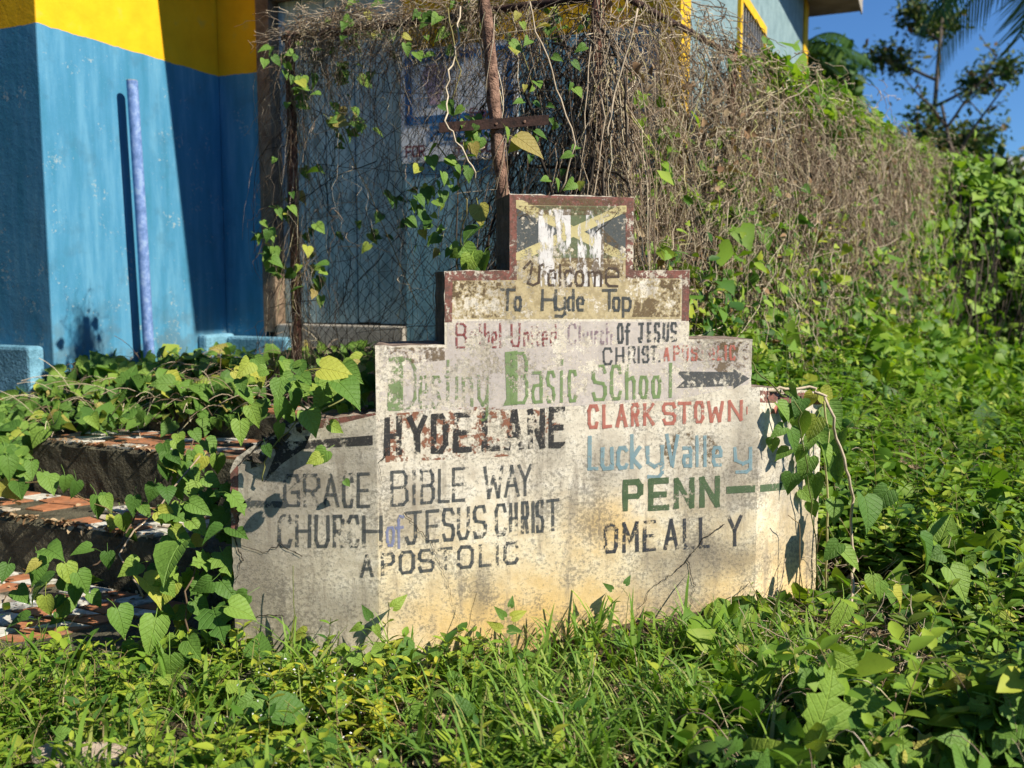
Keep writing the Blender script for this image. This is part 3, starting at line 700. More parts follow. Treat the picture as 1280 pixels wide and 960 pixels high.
pwrite('FEEDS', pl+pw*.26, pl+pw*.86, pbz+ph*.19, pbz+ph*.30, .028, M_PBL)
pwrite('FOR ANIMAL PRODUCTS' if False else 'FOR     PRODUCTS', pl+.04, pr-.03, pbz+.05, pbz+.125, .015, M_PRD)
pwrite('So', pl+pw*.60, pl+pw*.75, pbz+ph*.37, pbz+ph*.44, .012, M_BLKP if False else M_PRD)

# ================================================================== foliage tools
def leaf_tpl(outline, mid, fold=.22, droop=.25, wave=0):
    """outline: right half (x, y) from base to tip; mid: y of midrib points; returns V, F, UV (leaf along +y, normal +z)"""
    V = []; F = []
    def P(x, y): V.append((x, y, abs(x)*fold - droop*max(y, 0)**2 + wave*math.sin(y*9)*abs(x))); return len(V)-1
    m = [P(0, y) for y in mid]
    for sg in (1, -1):
        o = [P(sg*x, y) for x, y in outline]
        full = [m[0]] + o + [m[-1]]
        j = 0
        for k in range(len(full)-1):
            a, b = full[k], full[k+1]
            tgt = (V[a][1]+V[b][1])/2
            while j < len(m)-1 and abs(mid[j+1]-tgt) < abs(mid[j]-tgt):
                t = (m[j], a, m[j+1]); F.append(t if sg > 0 else t[::-1]) if a not in (m[j], m[j+1]) else None; j += 1
            if a != m[j] and b != m[j]:
                t = (m[j], a, b); F.append(t if sg > 0 else t[::-1])
        while j < len(m)-1:
            j += 1
    V = np.array(V); return V, np.array(F), np.stack([V[:, 0]+.5, V[:, 1]], -1)
HEART = leaf_tpl([(.16, -.13), (.36, -.08), (.47, .12), (.43, .38), (.27, .64), (.10, .86)], [0, .25, .5, .75, 1.03], .25, .22, .04)
HEART3 = leaf_tpl([(.15, -.10), (.40, -.10), (.50, .10), (.40, .42), (.24, .66), (.08, .9)], [0, .2, .45, .7, .98], .55, .55, .10)
HEART2 = leaf_tpl([(.2, -.16), (.45, -.05), (.53, .18), (.36, .5), (.14, .8)], [0, .3, .62, 1.0], .12, .35, .08)
OVATE = leaf_tpl([(.18, .12), (.27, .4), (.17, .74)], [0, .4, 1], .3, .2)
LANCE = leaf_tpl([(.09, .15), (.13, .45), (.07, .78)], [0, .45, 1], .3, .35)
LOBED = leaf_tpl([(.2, -.14), (.34, -.1), (.33, .08), (.52, .16), (.42, .3), (.5, .5), (.3, .52), (.26, .74), (.1, .82)], [0, .3, .62, 1.0], .18, .25, .05)
SMALL = (np.array([(0, 0, 0), (.3, .45, .06), (0, 1, -.12), (-.3, .45, .06)], float), np.array([(0, 1, 2), (0, 2, 3)]), np.array([(.5, 0), (.8, .45), (.5, 1), (.2, .45)]))
def petiole(tp, L=.55):
    V, F, U = tp; n = len(V); X = [(-.014, .02, 0), (.014, .02, 0), (.012, -L*.5, -.10), (-.012, -L*.5, -.10), (.010, -L, -.32), (-.010, -L, -.32)]
    return np.concatenate([V, X]), np.concatenate([F, np.array([(0, 1, 2), (0, 2, 3), (3, 2, 4), (3, 4, 5)])+n]), np.concatenate([U, [(.5, .3)]*6])
HEART, HEART2, HEART3, LOBED = petiole(HEART), petiole(HEART2), petiole(HEART3, .4), petiole(LOBED)
def norm(a): return a/np.maximum(np.linalg.norm(a, axis=-1, keepdims=True), 1e-9)
def frames(N, bias, spread, tip=None, tspread=1.0, r=None):
    r = r or rng
    n = norm(np.asarray(bias, float) + spread*r.normal(size=(N, 3)))
    t = (np.asarray(tip, float) if tip is not None else np.array([0, 0, -.4])) + tspread*r.normal(size=(N, 3))
    t = norm(t - n*(n*t).sum(-1, keepdims=True)); b = np.cross(t, n)
    return np.stack([b, t, n], -1)                 # columns
def scatter(parts):
    """parts: list of (template, pos, R, size, rnd) -> arrays"""
    Vs, Fs, Us, Rs = [], [], [], []; off = 0
    for (V, F, U), pos, R, sz_, rn in parts:
        N = len(pos)
        if N == 0: continue
        W_ = np.einsum('nij,vj->nvi', R*np.asarray(sz_)[:, None, None], V) + pos[:, None]
        Vs.append(W_.reshape(-1, 3)); Us.append(np.tile(U, (N, 1))); Rs.append(np.repeat(rn, len(V)))
        Fs.append((F[None] + (np.arange(N)*len(V))[:, None, None]).reshape(-1, 3) + off); off += N*len(V)
    return np.concatenate(Vs), np.concatenate(Fs), np.concatenate(Rs), np.concatenate(Us)
def tubes(P, r, n=3, rnd=None):
    """P (N,K,3), r (N,K) -> V, F (quads), rnd"""
    N, K, _ = P.shape; T = norm(np.gradient(P, axis=1)); ref = np.array([.31, .52, .79])
    a = norm(np.cross(T, ref)); b = np.cross(T, a); an = 2*np.pi*np.arange(n)/n
    ring = P[:, :, None] + (a[:, :, None]*np.cos(an)[None, None, :, None] + b[:, :, None]*np.sin(an)[None, None, :, None])*r[:, :, None, None]
    V = ring.reshape(-1, 3); i = np.arange(N)[:, None, None]*K*n; k_ = np.arange(K-1)[None, :, None]*n; j = np.arange(n)[None, None]; j2 = (j+1) % n
    F = np.stack([i+k_+j, i+k_+j2, i+k_+n+j2, i+k_+n+j], -1).reshape(-1, 4)
    return V, F, np.repeat(rng.random(N) if rnd is None else rnd, K*n)
def m_leaf(name, stops, trans=.24, rough=.45, veins=True, tcol=(1.25, 1.35, .5)):
    k = NT(name); oi = k.n('ShaderNodeObjectInfo')
    f = k.math('FRACT', k.math('ADD', k.attr('rnd'), oi.outputs['Random']))
    c = k.ramp(f, stops); spots = k.noise(60, 4, .7)
    c = k.mix(k.math('MULTIPLY', k.step(spots, .5, .75), .35), c, k.mix(1, c, (.6, .62, .5), 'MULTIPLY'))
    if veins:
        uvn = k.n('ShaderNodeUVMap'); uvn.uv_map = 'UVMap'; x, y, _ = k.sep(uvn.outputs[0])
        ax = k.math('ABSOLUTE', k.math('SUBTRACT', x, .5))
        mid = k.math('SUBTRACT', 1, k.step(ax, .008, .028))
        w = k.math('FRACT', k.math('MULTIPLY', k.math('SUBTRACT', y, k.math('MULTIPLY', ax, .9)), 5.5))
        side = k.math('SUBTRACT', 1, k.step(k.math('ABSOLUTE', k.math('SUBTRACT', w, .5)), .03, .14))
        vn = k.math('MAXIMUM', mid, k.math('MULTIPLY', side, .5))
        c = k.mix(k.math('MULTIPLY', vn, .45), c, k.mix(1, c, (1.7, 1.55, 1.6), 'MULTIPLY'))
        k.bump(k.math('ADD', k.math('MULTIPLY', k.noise(70, 3, .6), 1.2), k.math('SUBTRACT', 0, vn)), .9, .004)
    k.col(c, rough+.08); k.b.inputs['Specular IOR Level'].default_value = .22
    tr = k.n('ShaderNodeBsdfTranslucent'); k.put(tr.inputs[0], k.mix(1, c, tcol, 'MULTIPLY'))
    mx = k.n('ShaderNodeMixShader'); mx.inputs[0].default_value = trans
    k.t.links.new(k.b.outputs[0], mx.inputs[1]); k.t.links.new(tr.outputs[0], mx.inputs[2]); k.t.links.new(mx.outputs[0], k.out.inputs[0])
    return k.m
ML_VINE = m_leaf('vine_leaf', [(0, (.06, .14, .025)), (.3, (.10, .20, .035)), (.6, (.145, .26, .045)), (.84, (.20, .31, .05)), (.95, (.36, .38, .06)), (1, (.30, .24, .08))])
ML_MIX = m_leaf('weed_leaf', [(0, (.035, .10, .018)), (.3, (.085, .18, .024)), (.6, (.15, .26, .028)), (.82, (.24, .34, .035)), (.93, (.34, .37, .04)), (1, (.05, .12, .02))], veins=False)
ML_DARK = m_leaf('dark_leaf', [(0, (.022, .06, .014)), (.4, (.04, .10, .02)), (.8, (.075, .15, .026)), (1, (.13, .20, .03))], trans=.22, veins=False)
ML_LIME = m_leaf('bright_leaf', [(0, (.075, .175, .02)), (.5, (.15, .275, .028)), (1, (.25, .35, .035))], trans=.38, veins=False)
ML_YEL = m_leaf('yellow_leaf', [(0, (.30, .38, .03)), (.5, (.42, .44, .04)), (1, (.50, .44, .05))], trans=.35, veins=False)
ML_GRASS = m_leaf('grass_blade', [(0, (.09, .19, .03)), (.5, (.16, .29, .04)), (.85, (.24, .36, .06)), (1, (.36, .34, .13))], trans=.35, veins=False)
ML_DRY = m_leaf('dry_leaf', [(0, (.14, .08, .04)), (.5, (.28, .18, .10)), (1, (.42, .32, .20))], trans=.1, veins=False, rough=.8)
def m_stem(name, stops):
    k = NT(name); oi = k.n('ShaderNodeObjectInfo'); c = k.ramp(k.math('FRACT', k.math('ADD', k.attr('rnd'), oi.outputs['Random'])), stops)
    c = k.mix(k.math('MULTIPLY', k.step(k.noise(35, 3), .45, .7), .5), c, k.mix(1, c, (.45, .42, .4), 'MULTIPLY')); return k.col(c, .85)
MS_DRY = m_stem('dry_stem', [(0, (.07, .045, .03)), (.2, (.20, .14, .09)), (.45, (.33, .255, .18)), (.7, (.45, .37, .265)), (.9, (.60, .52, .38)), (1, (.38, .36, .12))])
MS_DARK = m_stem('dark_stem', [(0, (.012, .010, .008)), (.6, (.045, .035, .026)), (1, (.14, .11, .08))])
MS_GREEN = m_stem('green_stem', [(0, (.10, .13, .03)), (.5, (.17, .2, .06)), (1, (.24, .16, .08))])
MS_BARK = simple_mat('bark', (.035, .028, .02), (.13, .105, .08), 8, bump=.8, dist=.02)
def strands(P, r, name, mat, parent=None, n=3, label=None, cat=None, kind='stuff'):
    V, F, R_ = tubes(P, r, n); o = np_mesh(name, V, F, R_, None, mat, parent, kind=kind)
    return tag(o, label, cat)

# ================================================================== the fence
M_RUST = simple_mat('rusty_steel', (.06, .028, .020), (.30, .15, .105), 30, bump=.9, dist=.006, fine=160)
M_RUST2 = simple_mat('dark_rust', (.014, .009, .008), (.065, .032, .024), 30, bump=.7, dist=.004)
fence = empty('wire_fence', FC, 'rusty post and wire mesh fence overgrown with dry vines in front of the house', 'fence')
F1L = fence1(366, 200); F1len = (FC - Vector((F1L.x, F1L.y, 0))).length; FL = -R1
def f1(a, z, off=0): return FC + FL*a - D1*off + Vector((0, 0, z))     # a metres to the left of the corner
def f2(a, z, off=0): return FC + FE*a + FN*off + Vector((0, 0, z))
zt1 = fence1(366, 47).z; zt0 = fence1(700, 2).z
def top1(a): return zt0 + (zt1-zt0)*a/F1len
def post(p0, p1, r, name='post', mat=M_RUST, par=fence, n=10):
    mb = MB(); m = 9; mb.tube([p0.lerp(p1, t/m)+Vector((random.gauss(0, .003), random.gauss(0, .003), 0)) for t in range(m+1)], r, n); return mb.build(name, mat, par, smooth=True)
post(f1(F1len, .7), f1(F1len, zt1+.04), .03); post(f1(0, .2), f1(0, zt0+.15), .034)
for a in (1.7, 3.4, 5.2, 7.1, 9.0): post(f2(a, .2), f2(a, FTOP+.02-.022*a), .03)
mb = MB(); mb.tube([f1(a, top1(a), .0) for a in np.linspace(-.05, F1len+.05, 12)], .022, 8); mb.build('top_rail', M_RUST2, fence, smooth=True)
mb = MB(); mb.tube([f2(a, FTOP-.01-.022*a) for a in np.linspace(.03, 9, 20)], .02, 8); mb.build('top_rail', M_RUST2, fence, smooth=True)
def mesh_wire(fn, L, zb, ztop, cell, name, r=.0016):
    P = []; nc = int(L/cell); rows = int((3.0-zb)/(cell*.85)); K = rows*2+1
    for c_ in range(nc):
        for ph in (0, 1):
            pts = []
            for j in range(K):
                z = zb + (3.0-zb)*j/(K-1); x = (c_+.5 + (.25 if (j+ph) % 2 else -.25)*1.0 + (.5 if ph else 0))*cell
                x += .02*math.sin(z*5+c_) + .012*math.sin(x*9); zz = zb + (z-zb)*(ztop(x)-zb)/(3.0-zb)
                pts.append(fn(x, zz, .012*math.sin(x*7+z*4)))
            P.append([tuple(p) for p in pts])
    P = np.array(P); V, F, R_ = tubes(P, np.full(P.shape[:2], r), 3); o = np_mesh(name, V, F, R_, None, M_RUST2, fence, kind='stuff')
mesh_wire(f1, F1len, .85, top1, .095, 'wire_mesh', .0019)
mesh_wire(f2, 9, .6, lambda x: FTOP-.022*x, .10, 'wire_mesh')

# rusty pole with its angle iron right behind the sign
PY = 4.25
pt_ = hity(603, -30, PY); pb_ = hity(630, 300, PY); pb_.z = .05
pb_ = hity(628, 243, PY) + (hity(628, 243, PY)-hity(603, -30, PY)).normalized()*1.9
pole = empty('rusty_pole', pb_, 'rough rusty iron pole leaning up behind the top of the sign with a dark crossbar', 'pole')
mb = MB(); n_ = 26; mb.tube([pb_.lerp(pt_, t/n_)+Vector((random.gauss(0, .0025), 0, 0)) for t in range(n_+1)], [.029*random.uniform(.9, 1.1) for _ in range(n_+1)], 12)
M_POLE = simple_mat('scaly_rust', (.06, .03, .022), (.38, .23, .16), 26, bump=1, dist=.012, fine=120)
mb.build('shaft', M_POLE, pole, smooth=True)
c0 = hity(549, 160, PY-.06); c1 = hity(686, 150, PY-.02); mb = MB(); ax = (c1-c0); Lc = ax.length; ax.normalize()
Rm = Matrix((ax, Vector((0, 0, 1)).cross(ax).normalized(), Vector((0, 0, 1)))).transposed()
mb.box((c0+c1)/2, Lc, .006, .042, Rm); mb.box((c0+c1)/2+Vector((0, .02, .021)), Lc, .04, .005, Rm); mb.build('crossbar', M_RUST2, pole)
mb = MB()
for t in (.22, .52, .78): mb.tube([c0.lerp(c1, t)+Vector((0, -.008, 0)), c0.lerp(c1, t)+Vector((0, -.003, 0))], .006, 6)
mb.build('bolt_row', M_POLE, pole)

# ---- dry vines hanging over the fence
def hang(N, fn, a_rng, ztop, length, drift, slab, K=10, r=(.0012, .0032), curl=.012, upbias=0, power=1.0, clump=.55):
    a = rng.uniform(*a_rng, N); L = rng.uniform(*length, N)
    zt = np.array([ztop(x) for x in a]);  z0 = zt - rng.random(N)**power*(zt-.9)*.9 + rng.normal(0, .03, N)
    off = rng.normal(0, slab, N); da = np.clip(rng.normal(0, drift, N), -1.45, 1.45)
    cen = rng.uniform(*a_rng, max(8, int((a_rng[1]-a_rng[0])*7))); cl_ = rng.random(N) < clump; a = np.where(cl_, cen[rng.integers(0, len(cen), N)] + rng.normal(0, .035, N), a)
    u = np.linspace(0, 1, K); P = np.zeros((N, K, 3))
    A = np.clip(a[:, None] + np.sin(da)[:, None]*u*L[:, None] + np.cumsum(rng.normal(0, curl, (N, K)), 1), a_rng[0]-.12-rng.random((N, 1))*.1, a_rng[1]+.15+rng.random((N, 1))*.2)
    Z = z0[:, None] - L[:, None]*u*np.cos(da)[:, None] + np.cumsum(rng.normal(0, curl*.6, (N, K)), 1)
    O = off[:, None] + np.cumsum(rng.normal(0, curl*.8, (N, K)), 1) + .05*np.sin(u*3)[None]
    base = np.array(fn(0, 0, 0)); da_ = np.array(fn(1, 0, 0))-base; do_ = np.array(fn(0, 0, 1))-base
    P = base + A[..., None]*da_ + O[..., None]*do_ + np.stack([0*Z, 0*Z, np.maximum(Z, .2)], -1)
    R_ = rng.uniform(*r, N)[:, None]*np.linspace(1.1, .6, K)[None]
    return P, R_
def cat(lst): return np.concatenate([p for p, _ in lst]), np.concatenate([r for _, r in lst])
T2 = lambda x: FTOP - .022*x + .07*math.sin(x*2.3) + .05*math.sin(x*5.1+1)
A_ = [hang(1500, f2, (.0, 1.9), T2, (.2, 1.1), .6, .07, curl=.03), hang(500, f2, (0, 1.9), T2, (.3, .9), 1.1, .07),
      hang(5200, f2, (1.3, 9.2), T2, (.2, 1.0), .6, .13, r=(.0012, .0046), curl=.034), hang(1900, f2, (1.3, 9.2), T2, (.3, 1.1), 1.2, .12, r=(.0018, .0045)),
      hang(1500, f2, (0, 9.2), lambda x: T2(x)+.04, (.15, .6), 1.4, .12, r=(.0014, .004), power=6, curl=.03)]
strands(*cat(A_), 'dry_vine_curtain', MS_DRY, label='dense curtain of dry brown vine stems hanging over the long fence', cat='dry vines')
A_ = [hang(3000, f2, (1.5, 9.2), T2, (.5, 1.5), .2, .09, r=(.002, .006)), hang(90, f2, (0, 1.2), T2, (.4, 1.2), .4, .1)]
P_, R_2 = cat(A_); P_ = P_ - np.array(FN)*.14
strands(P_, R_2, 'shaded_vine_layer', MS_DARK, label='inner stems coloured dark for gap shade behind the dry vine curtain', cat='dry vines')  # stem colour darkened to stand for shade deep between the vines
# corner tangle over the sign
T1 = lambda x: top1(x) + .03*math.sin(x*9)
A_ = [hang(420, f1, (-.12, .12), T1, (.4, 1.6), .22, .06, r=(.0012, .0045), curl=.02), hang(420, f1, (-.05, .55), T1, (.3, 1.4), .45, .06, r=(.0012, .0034)), hang(120, f1, (.0, .5), T1, (.3, .9), 1.2, .08, r=(.001, .003), power=2),
      hang(600, f1, (.5, F1len+.06), lambda x: T1(x)+.05, (.08, .45), 1.5, .05, r=(.001, .0028), power=14, curl=.03),
      hang(620, f1, (.3, F1len), T1, (.15, .65), .4, .05, r=(.0010, .0024), power=8, curl=.015),
      hang(230, f1, (F1len-.10, F1len+.1), T1, (.2, 1.0), .3, .04, r=(.0008, .0022), power=1.2, curl=.02)]
strands(*cat(A_), 'dry_vine_tangle', MS_DRY, label='tangle of thin dry vines draped along the top rail above the sign', cat='dry vines')
A_ = [hang(90, f1, (0, F1len), T1, (.3, 1.2), .35, .04, r=(.0008, .002), curl=.02, power=1.5), hang(90, f1, (0, F1len), lambda x: T1(x)-.1, (.5, 1.6), .5, .04, r=(.0010, .0026), curl=.02), hang(70, f1, (0, F1len), T1, (.4, 1.3), 1.2, .05, r=(.0012, .0032)),
      hang(60, f1, (0, .55), T1, (.4, 1.6), .5, .10, r=(.003, .010), curl=.03), hang(200, f1, (0, .5), T1, (.3, .9), .9, .12, r=(.0015, .004))]
strands(*cat(A_), 'wiry_creeper', MS_DARK, label='dark wiry creeper stems threaded through the wire in front of the boards', cat='creeper')

def leaves_on(fn, N, a_rng, zf, slab, tpls, size, mat, name, label, cat_, bias=(.5, -.7, .6), parent=None, zmin=.9):
    a = rng.uniform(*a_rng, N); z = zf(a, N); ok = z > zmin*0; off = np.abs(rng.normal(0, slab, N)) + .03
    base = np.array(fn(0, 0, 0)); da_ = np.array(fn(1, 0, 0))-base; do_ = np.array(fn(0, 0, 1))-base
    P = base + a[:, None]*da_ + off[:, None]*do_ + np.stack([0*z, 0*z, z], -1)
    return scat(P, tpls, size, mat, name, label, cat_, bias, .55, parent)
def scat(P, tpls, size, mat, name, label=None, cat_=None, bias=(.3, -.3, 1), spread=.6, parent=None, kind='stuff', tip=None, ts=1.0):
    N = len(P); idx = rng.integers(0, len(tpls), N); parts = []
    for j, t in enumerate(tpls):
        m = idx == j; k_ = m.sum()
        parts.append((t, P[m], frames(k_, bias, spread, tip, ts), rng.uniform(*size, k_)*np.exp(rng.normal(0, .28, k_))*.95, rng.random(k_)))
    V, F, Rn, U = scatter(parts); o = np_mesh(name, V, F, Rn, U, mat, parent, kind=kind); return tag(o, label, cat_)
def patchy(P, f, thr, seed=0):
    x, y, z = P.T; v = np.sin(x*f+seed)*np.sin(y*f*1.3+seed*2)*.5 + np.sin(z*f*1.7+x*f*.6+seed*3)*.5 + rng.normal(0, .25, len(P)); return v > thr
def fpos(fn, N, a_rng, zgen, slab, off0=.04):
    a = rng.uniform(*a_rng, N); z = zgen(a, N); off = np.abs(rng.normal(0, slab, N)) + off0
    base = np.array(fn(0, 0, 0)); da_ = np.array(fn(1, 0, 0))-base; do_ = np.array(fn(0, 0, 1))-base
    return base + a[:, None]*da_ + off[:, None]*do_ + np.stack([0*z, 0*z, z], -1)
nl = 2600; Pl = fpos(f2, nl, (0, 9.2), lambda a, N: .9 + 2.1*rng.random(N)*(1-.012*a), .10); Pl = Pl[patchy(Pl, 3.7, .1, 7)]
DEADL = Pl
scat(DEADL, [OVATE, SMALL, HEART3], (.03, .07), ML_DRY, 'hanging_dead_leaves', 'curled dead leaves caught in the dry vine curtain', 'dead leaves', (.4, -.6, .3), .9)
gz = lambda a: .88 - .5*smooth(a, .5, 9)
Pl = fpos(f2, 7000, (.1, 9.2), lambda a, N: gz(a) + np.abs(rng.normal(0, 1, N))*(.35+.07*a), .16)
scat(Pl, [OVATE, LANCE, HEART2, SMALL], (.05, .10), ML_MIX, 'climbing_leaves', 'green leafy growth climbing the lower part of the dry vine curtain', 'climber', (.5, -.6, .6))
Pl = fpos(f2, 9500, (.3, 9.2), lambda a, N: gz(a) + rng.random(N)*2.2, .06); Pl = Pl[patchy(Pl, 2.6, .36, 1)]
scat(Pl, [OVATE, HEART2], (.045, .095), ML_LIME, 'scattered_leaves', 'bright leaf clusters scattered up the face of the dry vines', 'climber', (.5, -.7, .5))
Pl = fpos(f2, 2300, (2.1, 9.2), lambda a, N: FTOP - .022*a - .04 + rng.normal(0, .09, N) + .06*np.sin(a*4), .10, -.05)
Pl = Pl[patchy(Pl, 3.1, -.25, 4)]
scat(Pl, [OVATE, HEART2, LANCE], (.06, .12), ML_LIME, 'crest_leaves', 'sunlit leaves spilling over the top edge of the long fence', 'climber', (.4, -.3, .9))
Pl = fpos(f2, 9000, (5.2, 9.4), lambda a, N: gz(a) + rng.random(N)*2.35, .12); sl_ = (Pl[:, 0]-FC.x)*FE.x + (Pl[:, 1]-FC.y)*FE.y
Pl = Pl[rng.random(len(Pl)) < smooth(sl_ + .5*np.sin(Pl[:, 2]*4), 5.6, 8.4)*.9]
scat(Pl, [HEART2, OVATE, HEART2], (.07, .13), ML_LIME, 'spreading_vine_leaves', 'green vine leaves spreading over the far end of the dry curtain', 'climber', (.5, -.6, .5), .6)
# hedge where the long fence ends
HS = f2(7.4, .45); HE = HS + (FE*.93+FN*.37).normalized()*9
def hedge_fn(a, z, off=0):
    d = (HE-HS).normalized(); n = Vector((d.y, -d.x, 0)); return HS + d*a + n*off + Vector((0, 0, z))
hl = (HE-HS).length
mb = MB()
Ph = fpos(hedge_fn, 15000, (-.1, hl), lambda a, N: .25 + 2.05*np.sqrt(rng.random(N)) + .22*np.sin(a*2.2+.5) + .1*np.sin(a*6), .28, -.2)
scat(Ph, [HEART2, OVATE, HEART2], (.09, .16), m_leaf('hedge_leaf', [(0, (.09, .18, .025)), (.5, (.16, .28, .035)), (1, (.25, .37, .05))], veins=False), 'vine_hedge', 'bright green wall of vine leaves at the far end of the fence', 'hedge', (.4, -.7, .6), .5)
Pc, Rc = hang(1600, hedge_fn, (-.1, hl), lambda x: 2.2, (.5, 1.6), .4, .2, r=(.004, .01)); strands(Pc - np.array([0, .0, 0]), Rc, 'hedge_stems', MS_DARK, label='dark stems inside the bright green vine hedge', cat='stems')

# ================================================================== ground cover
def in_sign(x, y, m=.03):
    p = np.stack([x, y], -1); c = np.zeros(len(x), bool)
    for A, Dv, L0, L1, Nn in ((PA, LD, 0, -SL+.02, LN), (PA, CD, -.02, CW+.02, CN), (PB, RD, 0, SR-CW+.02, RN)):
        dx = x-A.x; dy = y-A.y; s = dx*Dv.x+dy*Dv.y; o = dx*Nn.x+dy*Nn.y
        c |= (s > L0-m) & (s < L1+m) & (o < m) & (o > -THK-m)
    return c
def front_of_fence(x, y):
    dx, dy = x-FC.x, y-FC.y; return (dx*FN.x+dy*FN.y) > -.05
def hum(x, y): return .5+.5*np.sin(x*2.1+.7*np.sin(y*1.7))*np.cos(y*1.9+.8*np.sin(x*1.3)) 
def clumps(x, y):
    v = np.sin(x*13+2.1*np.sin(y*7))*np.sin(y*12+1.7*np.sin(x*6.3)) ; w = np.sin(x*5.3+1.3*np.sin(y*4.1))*np.cos(y*5.9+np.sin(x*3.7))
    return np.clip(.5+.3*v+.35*w, 0, 1)
HOLES = [(.55, 3.0, .10), (.85, 2.85, .12), (.2, 2.75, .08), (2.2, 3.7, .16), (1.35, 2.8, .12), (1.42, 3.72, .22), (1.12, 3.36, .15), (1.45, 3.25, .13), (1.75, 4.25, .2), (2.5, 4.9, .25), (1.9, 3.1, .12), (2.9, 6.2, .3)]
def bankpts(N, near, far, u0, u1, hi=.34):
    u = rng.uniform(u0, u1, N); d = np.exp(rng.uniform(math.log(near), math.log(far), N)); x = u*d; y = d
    m = front_of_fence(x, y) & ~in_sign(x, y)
    for (hx, hy, hr) in HOLES: m &= ((x-hx)**2/(hr*1.3)**2 + (y-hy)**2/hr**2 + rng.normal(0, .22, N)) > 1
    x, y = x[m], y[m]
    can = .03 + hi*(.5*hum(x, y) + 1.15*clumps(x*.62+1, y*.62)**1.6); can = can*(.22 + .78*smooth(np.hypot(x-1.15, y-3.75), .3, 1.25)); z = ground(x, y) + can*rng.random(len(x))**.8
    return np.stack([x, y, z], -1), can
BR = (.05, -.45, .75)
# right bank : three kinds of leaf over dark stems
P1, _ = bankpts(17000, 2.5, 12, .22, .72, .34); P1 = P1[~((P1[:, 0] < 1.25) & (P1[:, 1] < 3.4))]
scat(P1, [OVATE, LANCE, HEART2, OVATE], (.05, .12), ML_MIX, 'bank_undergrowth', 'mixed leafy undergrowth covering the bank right of the sign', 'undergrowth', BR, .85)
P2, _ = bankpts(12000, 2.6, 12, .20, .72, .38); P2 = P2[patchy(P2, 3.3, .15, 2)]
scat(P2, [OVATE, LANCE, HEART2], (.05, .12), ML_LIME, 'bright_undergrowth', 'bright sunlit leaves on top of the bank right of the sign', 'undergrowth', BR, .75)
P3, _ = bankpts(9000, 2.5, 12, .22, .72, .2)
scat(P3, [OVATE, HEART2], (.05, .11), ML_DARK, 'shaded_undergrowth', 'shade-darkened lower leaves of the bank right of the sign', 'undergrowth', (.2, -.5, 1), .8)  # shade low in the growth put into a darker leaf colour
P4, _ = bankpts(1500, 2.4, 4.8, .24, .66, .36)
scat(P4, [HEART, HEART2, LOBED], (.055, .115), ML_VINE, 'broad_undergrowth', 'broad heart shaped leaves in the lower right corner of the bank', 'undergrowth', (.3, -.75, .6), .65)
P5, _ = bankpts(1500, 2.5, 10, .22, .72, .3); K = 7
D_ = norm(rng.normal(size=(len(P5), 3))*[1, 1, .6]); L_5 = rng.uniform(.08, .32, len(P5)); u = np.linspace(0, 1, K)
Pt = P5[:, None] + D_[:, None]*L_5[:, None, None]*u[None, :, None]; Pt[..., 2] += .08*np.sin(u*3.1) - .02
strands(Pt, np.full(Pt.shape[:2], .0013)*rng.uniform(.6, 1.6, (len(P5), 1)), 'bank_twigs', MS_DRY, label='thin dry twigs caught in the undergrowth of the bank', cat='twigs')

# sprigs: upright weeds with opposite leaves
def sprigs(P, h, size, tpl, mat, name, label, cat_, nodes=5, lean=.25, matS=None):
    N = len(P); H = rng.uniform(*h, N); ln = rng.normal(0, lean, (N, 2)); ang0 = rng.uniform(0, 6.28, N); parts = []
    S_ = rng.uniform(*size, N)
    for j in range(nodes):
        t = (j+.6)/nodes
        c0_ = P + np.stack([ln[:, 0]*H*t*t, ln[:, 1]*H*t*t, H*t], -1)
        for sd in (0, 1):
            an = ang0 + j*1.57 + sd*math.pi + rng.normal(0, .3, N); up = .15+.7*t*t
            tdir = norm(np.stack([np.cos(an), np.sin(an), np.full(N, up)+rng.normal(0, .15, N)], -1))
            nn = norm(np.stack([-np.cos(an)*up, -np.sin(an)*up, np.ones(N)], -1) + rng.normal(0, .22, (N, 3)))
            nn = norm(nn - tdir*(nn*tdir).sum(-1, keepdims=True)); b = np.cross(tdir, nn)
            parts.append((tpl, c0_, np.stack([b, tdir, nn], -1), S_*(1.1-.55*abs(t-.45))*rng.uniform(.7, 1.15, N), np.clip(rng.random(N)*.35 + .25*t + .4*((ang0*7) % 1), 0, .999)))
    V, F, Rn, U = scatter(parts); o = tag(np_mesh(name, V, F, Rn, U, mat, kind='stuff'), label, cat_)
    u = np.linspace(0, 1, 5); Pt = P[:, None] + np.stack([ln[:, :1]*H[:, None]*u**2, ln[:, 1:]*H[:, None]*u**2, H[:, None]*u], -1)
    V, F, Rn = tubes(Pt, np.full((N, 5), .0016), 3); np_mesh('stems', V, F, Rn, None, matS or MS_GREEN, o, kind='stuff')
    return o
def front(N, x0, x1, y0, y1, gaps=True):
    x = rng.uniform(x0, x1, N); y = rng.uniform(y0, y1, N); m = ~in_sign(x, y, .02)
    if gaps: m &= (clumps(x*1.25+.4, y*1.25+.9) + rng.normal(0, .07, N) > .36) & ((x < .0) | (x > 1.15) | (y > 3.75) | (rng.random(N) < .5))
    N = 0; x, y = x[m], y[m]; return np.stack([x, y, ground(x, y)-.01], -1)
Pf = front(1300, -2.6, 1.4, 2.35, 3.75); Pf = Pf[(clumps(Pf[:, 0]*.8, Pf[:, 1]*.8+3) > .38) & ((Pf[:, 0] < .0) | (rng.random(len(Pf)) < .45))]; Pf = Pf[~((Pf[:, 0] < -1.2) & (Pf[:, 1] > 3.58))]
sprigs(Pf, (.07, .24), (.045, .08), OVATE, ML_MIX, 'weed_strip', 'low leafy weeds growing along the foot of the sign', 'weeds')
